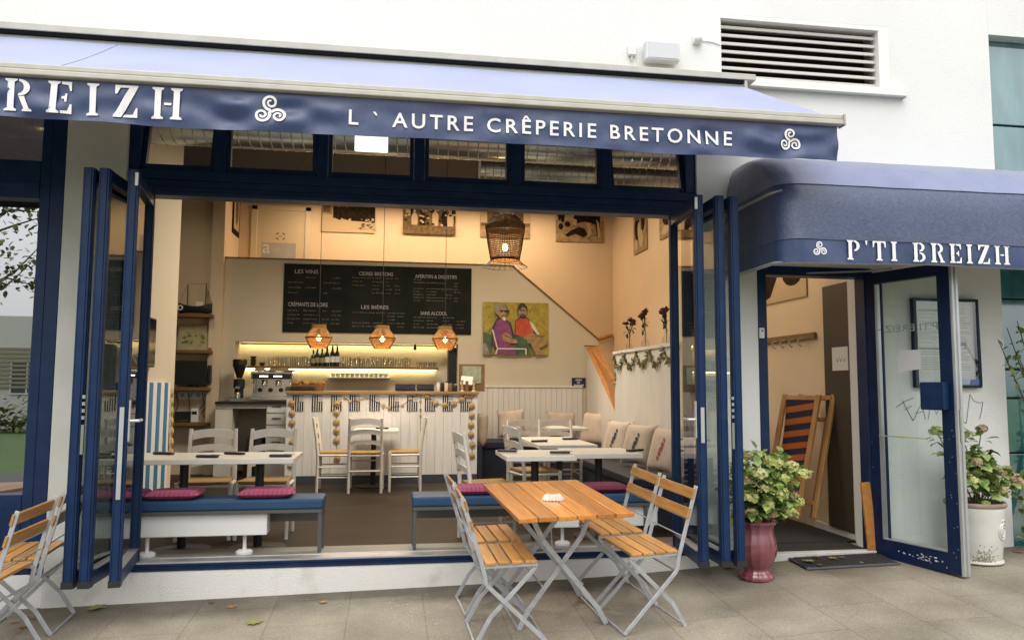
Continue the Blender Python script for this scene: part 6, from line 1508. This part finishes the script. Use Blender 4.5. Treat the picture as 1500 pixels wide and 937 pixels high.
xm, z, _ = shelf('lowest brown wall shelf carrying the router box', 255, 305, 619)
a, b = AY(256, 605, NY - .12), AY(278, 619, NY - .12); t = thing('router', 'small black router box on the lowest wall shelf', 'router', ((a.x + b.x) / 2, NY - .1, z)); s = MB(); s.box(a.x, b.x, NY - .14, NY - .04, z, z + .15); s.build('box', M_black, t, bevel=.006); s = MB(); s.box(a.x + .02, b.x - .02, NY - .142, NY - .1405, z + .02, z + .03); s.build('lights', M_sepm, t)
a, b = AY(280, 598, NY - .1), AY(290, 618, NY - .1); t = thing('telephone', 'white upright telephone beside the router box', 'telephone', ((a.x + b.x) / 2, NY - .1, z)); s = MB(); s.box(a.x, b.x, NY - .12, NY - .06, z, a.z); s.build('handset', M_whiteplast, t, bevel=.01, seg=2); s = MB(); s.box(a.x + .015, b.x - .015, NY - .122, NY - .1205, a.z - .08, a.z - .04); s.build('display', M_black, t)
# striped boards and screen on the left side wall
SWX = -2.099
y1, y0 = AX(248, 560, SWX + .02).y, AX(209, 560, SWX + .02).y - .35
zt = AX(240, 560, SWX + .02).z
t = thing('striped_screen', 'blue and white vertically striped board against the left wall', 'board', (SWX, (y0 + y1) / 2, FZ)); s = MB(); s.box(SWX + .001, SWX + .03, y0, y1, FZ, zt); s.build('panel', M_white, t)
s = MB(); n__ = 5; w = (y1 - y0) / (n__ + .0)
for k in range(n__): s.box(SWX + .0305, SWX + .034, y0 + (k + .22) * w, y0 + (k + .66) * w, FZ + .01, zt - .001)
s.build('stripes', mat('sea_blue', (0.02, 0.17, 0.36), 0.5), t)
a, b = AX(228, 467, SWX + .03), AX(228, 538, SWX + .03)
t = thing('wall_screen', 'dark flat screen on the left wall above the striped board', 'screen', (SWX, a.y - .3, b.z)); s = MB(); s.box(SWX + .001, SWX + .04, a.y - .62, a.y, b.z, a.z); s.build('casing', M_black, t, bevel=.006); s = MB(); s.box(SWX + .0405, SWX + .042, a.y - .61, a.y - .01, b.z + .012, a.z - .012); s.build('glass', mat('screen_glass', (0.01, 0.01, 0.012), 0.1), t)
# shells hung by the striped board
rnd = random.Random(3); t = thing('shell_garland', 'string of scallop shells hanging beside the striped board', 'garland', (SWX, 2.4, 1.0)); s = MB(); s.tube([AX(252, y_, SWX + .01) for y_ in (570, 590, 610, 630, 650, 670)], .004, 5); s.build('cord', M_cord, t)
for y_ in (575, 589, 603, 618, 632, 648, 664):
    c = AX(252, y_, SWX + .03); q = MB()
    for k in range(14):
        r_ = .05; q.poly([c + V3((.02, -.01, 0)), c + V3((0, r_ * math.cos(2 * math.pi * k / 14), r_ * math.sin(2 * math.pi * k / 14))), c + V3((0, r_ * math.cos(2 * math.pi * (k + 1) / 14), r_ * math.sin(2 * math.pi * (k + 1) / 14)))])
    q.build('shell', M_shell, t)

# ------------------------------------------------------------------ lamps
def wicker_lamp(label, c, prof, nrib, nring, m, rr=.003, group=None, top=CEIL, bulbz=0.0, watts=6, name='pendant_lamp'):
    c = V3(c); t = thing(name, label, 'pendant lamp', c, group)
    def pr(f):
        f *= len(prof) - 1; i = min(int(f), len(prof) - 2); g = f - i; return prof[i][0] * (1 - g) + prof[i + 1][0] * g, prof[i][1] * (1 - g) + prof[i + 1][1] * g
    s = MB()
    for k in range(nrib):
        a = 2 * math.pi * k / nrib; s.tube([c + V3((r * math.cos(a), r * math.sin(a), z)) for r, z in [pr(i / 14) for i in range(15)]], rr, 4)
    for k in range(nring + 1):
        r, z = pr(k / nring); s.tube([c + V3((r * math.cos(2 * math.pi * i / 28), r * math.sin(2 * math.pi * i / 28), z)) for i in range(28)], rr * .9, 4, closed=True)
    s.build('shade', m, t)
    s = MB(); s.tube([c + V3((0, 0, prof[0][1] - .02)), V3((c.x, c.y, top))], .004, 5); s.lathe([(.018, -.06), (.02, 0), (.012, .03)], c + V3((0, 0, prof[0][1] - .04)), 10); s.build('cord', M_cord, t)
    s = MB(); s.ball(c + V3((0, 0, bulbz)), .028, 12, 8, 0, 1, 1, 1.25); s.build('bulb', M_bulb, t, smooth=True)
    l = bpy.data.lights.new('lamp_light', 'POINT'); l.energy = watts; l.color = (1.0, .60, .26); l.shadow_soft_size = .04
    lo_ = bpy.data.objects.new('lamp_light', l); lo_.location = c + V3((0, 0, bulbz - .06)); COL.objects.link(lo_)
    return t
YP = 4.45
DP = [(.085, .155), (.088, .11), (.165, .005), (.163, -.012), (.10, -.135)]
for px, py, lb in ((467, 494, 'left wicker diamond pendant lamp above the bar'), (560, 495, 'middle wicker diamond pendant lamp above the bar'), (652, 496, 'right wicker diamond pendant lamp above the bar')):
    p = AY(px, py, YP); k = 1.0; wicker_lamp(lb, p, DP, 60, 20, M_wick, .0036, 'wicker pendant lamps above the bar', watts=6, bulbz=-.01)
p = AY(740, 350, 1.6)
BP = [(.105, .215), (.12, .20), (.188, .13), (.181, .08), (.161, -.06), (.138, -.185), (.134, -.205)]
t = wicker_lamp('big dark wicker basket pendant lamp with a wire brim', p, BP, 64, 44, M_wickd, .0034, watts=3, bulbz=-.08)
s = MB()
for k in range(22):
    a = 2 * math.pi * k / 22; s.tube([p + V3((r * math.cos(a), r * math.sin(a), z)) for r, z in ((.134, -.205), (.17, -.24), (.21, -.265))], .0022, 4)
for r, z in ((.21, -.265), (.10, .255)): s.tube([p + V3((r * math.cos(2 * math.pi * i / 30), r * math.sin(2 * math.pi * i / 30), z)) for i in range(30)], .0025, 4, closed=True)
for k in range(10): a = 2 * math.pi * k / 10; s.tube([p + V3((.105 * math.cos(a), .105 * math.sin(a), .215)), p + V3((.10 * math.cos(a), .10 * math.sin(a), .255))], .002, 4)
s.build('wire_brim', M_iron, t)
p = AY(28, 262, .9); wicker_lamp('dark wicker basket pendant lamp behind the left shop window', p, [(.10, .2), (.2, .1), (.19, -.05), (.17, -.14)], 50, 30, M_wickd, .003, watts=2, bulbz=-.05)

# ------------------------------------------------------------------ ducts, blank hanging sign
def duct(label, x0, x1, y, z, r):
    t = thing('ventilation_duct', label, 'duct', ((x0 + x1) / 2, y, z)); s = MB(); s.tube([(x0, y, z), (x1, y, z)], r, 40); s.build('pipe', M_steel, t, smooth=True)
    s = MB(); n__ = int((x1 - x0) / .085)
    for k in range(n__):
        x = x0 + k * .085; s.tube([(x + .085 * i / 24, y + (r + .001) * math.cos(2 * math.pi * i / 24), z + (r + .001) * math.sin(2 * math.pi * i / 24)) for i in range(25)], .005, 4)
    s.build('spiral_seam', M_steel, t, smooth=True)
duct('long silver spiral ventilation duct behind the transom windows', -6.5, 3.7, 1.0, 3.53, .20)
duct('thinner silver ventilation duct deeper in the room', .9, 3.7, 2.6, 3.72, .13)
a, b = AY(520, 197, .5), AY(568, 222, .5)
t = thing('hanging_sign', 'blank white illuminated sign hanging behind the transom glass', 'sign', ((a.x + b.x) / 2, .5, a.z)); s = MB(); s.box(a.x, b.x, .5, .54, b.z, a.z); s.build('panel', mat('lit_white_panel', (.9, .9, .9), .5, emit=(1, 1, .98), estr=1.3), t, bevel=.003); s = MB()
for x in (a.x + .03, b.x - .03): s.tube([(x, .52, a.z), (x, .52, CEIL)], .004, 5)
s.box(a.x - .004, b.x + .004, .498, .542, a.z, a.z + .012); s.build('hanger', M_alu, t)

# ------------------------------------------------------------------ vases on the parapet, garland, lobby things
rnd = random.Random(18)
for px, lb, ht, nf in ((921, 'leftmost of three small flower vases on the white parapet', .36, 4), (944, 'middle one of three small flower vases on the white parapet', .42, 3), (975, 'rightmost of three small flower vases on the white parapet', .40, 4)):
    p = AX(px, 505, 2.68); y = p.y; t = thing('flower_vase', lb, 'vase', (2.69, y, 1.80), 'flower vases on the parapet'); c = V3(t.location)
    s = MB(); s.lathe([(.035, 0), (.042, .015), (.040, .06), (.018, .11), (.015, .15), (.02, .16)], c, 16); s.build('vase', M_drink, t, smooth=True)
    st = MB(); lf = MB(); fl_ = MB()
    for k in range(nf):
        e = c + V3((rnd.uniform(-.05, .05), rnd.uniform(-.10, .10), ht * rnd.uniform(.78, 1))); st.tube([c + V3((0, 0, .02)), c + V3((0, 0, .17)), (c + e) / 2 + V3((0, 0, .08)), e], .004, 5)
        for j in range(5): q = c * (1 - .55 - j * .08) + e * (.55 + j * .08); leaf_face(lf, q, rdir(rnd), (0, 0, 1), .06, .03)
        fl_.ball(e, .038, 9, 5, 0, 1, 1, .45)
        for j in range(26): d = rdir(rnd, -.1); leaf_face(fl_, e, d * V3((1, 1, .4)), (0, 0, 1), .05, .02)
    st.build('stems', mat('dark_green_stem', (0.03, 0.045, 0.015), 0.8), t); lf.build('leaves', MATS['dark_green_stem'], t); fl_.build('petals', mat('dark_red_petal', (0.07, 0.012, 0.018), 0.8), t)
t = thing('leaf_garland', 'dry leaf garland draped along the top of the white parapet', 'garland', (2.62, 2.4, 1.7)); s = MB(); y = 1.3
pts = []
for k in range(5):
    for i in range(10): f = i / 10; pts.append(V3((2.622, 1.3 + (k + f) * .43, 1.755 - .15 * (1 - (2 * f - 1) ** 2))))
s.tube(pts, .004, 5); s.build('cord', M_cord, t); s = MB()
for p in pts:
    for j in range(7): leaf_face(s, p + V3((-.004, rnd.uniform(-.02, .02), rnd.uniform(-.02, .02))), rdir(rnd) + V3((-.3, 0, 0)), (rnd.uniform(-1, 1), 0, 1), .045, .028)
for k in range(7): 
    for j in range(5): leaf_face(s, V3((2.622, 3.40, 1.72 - k * .05)) + V3((0, rnd.uniform(-.02, .02), 0)), rdir(rnd), (0, 0, 1), .045, .028)
s.build('leaves', M_garl, t)
# coat rail in the lobby
a, b = AX(1120, 497, 3.74), AX(1195, 491, 3.74); t = thing('coat_rail', 'wooden coat rail with hooks on the lobby wall', 'coat rail', (3.74, b.y, b.z))
s = MB(); s.bar((3.735, a.y + .3, b.z), (3.735, b.y, b.z), .028, .06); s.build('rail', M_shelf, t, bevel=.004)
for k in range(4):
    y = b.y + .18 + k * .16; s = MB(); s.tube([(3.715, y, b.z - .01), (3.67, y, b.z - .03), (3.665, y, b.z - .07), (3.70, y, b.z - .09)], .006, 6); s.build('hook', M_galv, t, smooth=True)
# folded deck chairs leaning in the lobby
def deck(label, o, u, v, w, h, fabric):
    o, u, v = V3(o), V3(u).normalized(), V3(v).normalized(); n = u.cross(v); t = thing('deck_chair', label, 'deck chair', o, 'folded deck chairs in the lobby')
    Pp = lambda a, b, c=0: o + u * a + v * b + n * c
    s = MB(); s.bar(Pp(0, 0), Pp(0, h), .045, .03, n); s.bar(Pp(w, 0), Pp(w, h), .045, .03, n); s.bar(Pp(0, h - .03), Pp(w, h - .03), .04, .03, n); s.bar(Pp(0, .12), Pp(w, .12), .04, .03, n); s.build('outer_frame', M_pine, t, bevel=.004)
    s = MB(); s.bar(Pp(.06, 0, -.06), Pp(.06, h * .82, -.05), .04, .03, n); s.bar(Pp(w - .06, 0, -.06), Pp(w - .06, h * .82, -.05), .04, .03, n); s.bar(Pp(.06, h * .8, -.05), Pp(w - .06, h * .8, -.05), .035, .03, n); s.build('inner_frame', M_pine, t, bevel=.004)
    if fabric:
        s = MB(); s.grid(lambda a, b: Pp(.03 + (w - .06) * a, .12 + (h - .16) * b, .012 - .05 * math.sin(math.pi * b)), 6, 30, 0); fb_ = s.build('sling', M_navysign, t, smooth=True)
        s = MB()
        for k in range(8):
            b0 = .02 + k * .122; s.grid(lambda a, b: Pp(.03 + (w - .06) * a, .12 + (h - .16) * min(.99, b0 + .06 * b + .05 * a - .02), .014 - .05 * math.sin(math.pi * min(.99, b0 + .06 * b + .05 * a - .02))), 6, 3)
        s.build('stripes', mat('orange_canvas', (0.52, 0.13, 0.02), 0.85), fb_)
    return t
w0 = AX(1150, 752, 3.52); 
deck('folded deck chair with orange and navy stripes leaning in the lobby', V3(AX(1140, 748, 3.40)) + V3((-.13, 0, 0)), (.38, -.9, 0), (.22, 0, 1), .35, 1.05, True)
deck('plain folded deck chair frame leaning behind the striped one', V3(AX(1140, 748, 3.40)) + V3((-.01, -.08, 0)), (.38, -.9, 0), (.21, 0, 1), .33, 1.05, False)

# ------------------------------------------------------------------ room lights: hidden upper-room lamps, plus unseen fill added to brighten the rest
def area(x, y, z, w, sx, sy, col=(1, .67, .39), spr=180):
    l = bpy.data.lights.new('unseen_room_light', 'AREA'); l.shape = 'RECTANGLE'; l.size = sx; l.size_y = sy; l.energy = w; l.color = col
    o = bpy.data.objects.new('unseen_room_light', l); o.location = (x, y, z); COL.objects.link(o); l.spread = R(spr)
area(.6, 6.55, 4.35, 56, 4.2, .25, (1, .71, .44)); area(2.2, 4.6, 4.35, 22, 1.2, .6, (1, .76, .5)); area(.3, 3.0, 4.35, 98, 2.0, .9, (1, .90, .75), 140); area(-2.6, 3.9, 4.35, 12, .6, .6, (1, .84, .62), 150); area(3.3, 1.4, 3.0, 4.5, .3, .8)
# ------------------------------------------------------------------ render settings
SC.view_settings.view_transform = 'Standard'; SC.view_settings.look = 'None'; SC.view_settings.gamma = 1; SC.view_settings.use_curve_mapping = False
SC.view_settings.exposure = 0.66
SC.render.engine = 'CYCLES'; SC.cycles.use_denoising = True; SC.cycles.max_bounces = 10; SC.cycles.transparent_max_bounces = 24; SC.cycles.sample_clamp_indirect = 6; SC.cycles.caustics_reflective = False; SC.cycles.caustics_refractive = False
SC.cycles.diffuse_bounces = 5; SC.cycles.glossy_bounces = 4
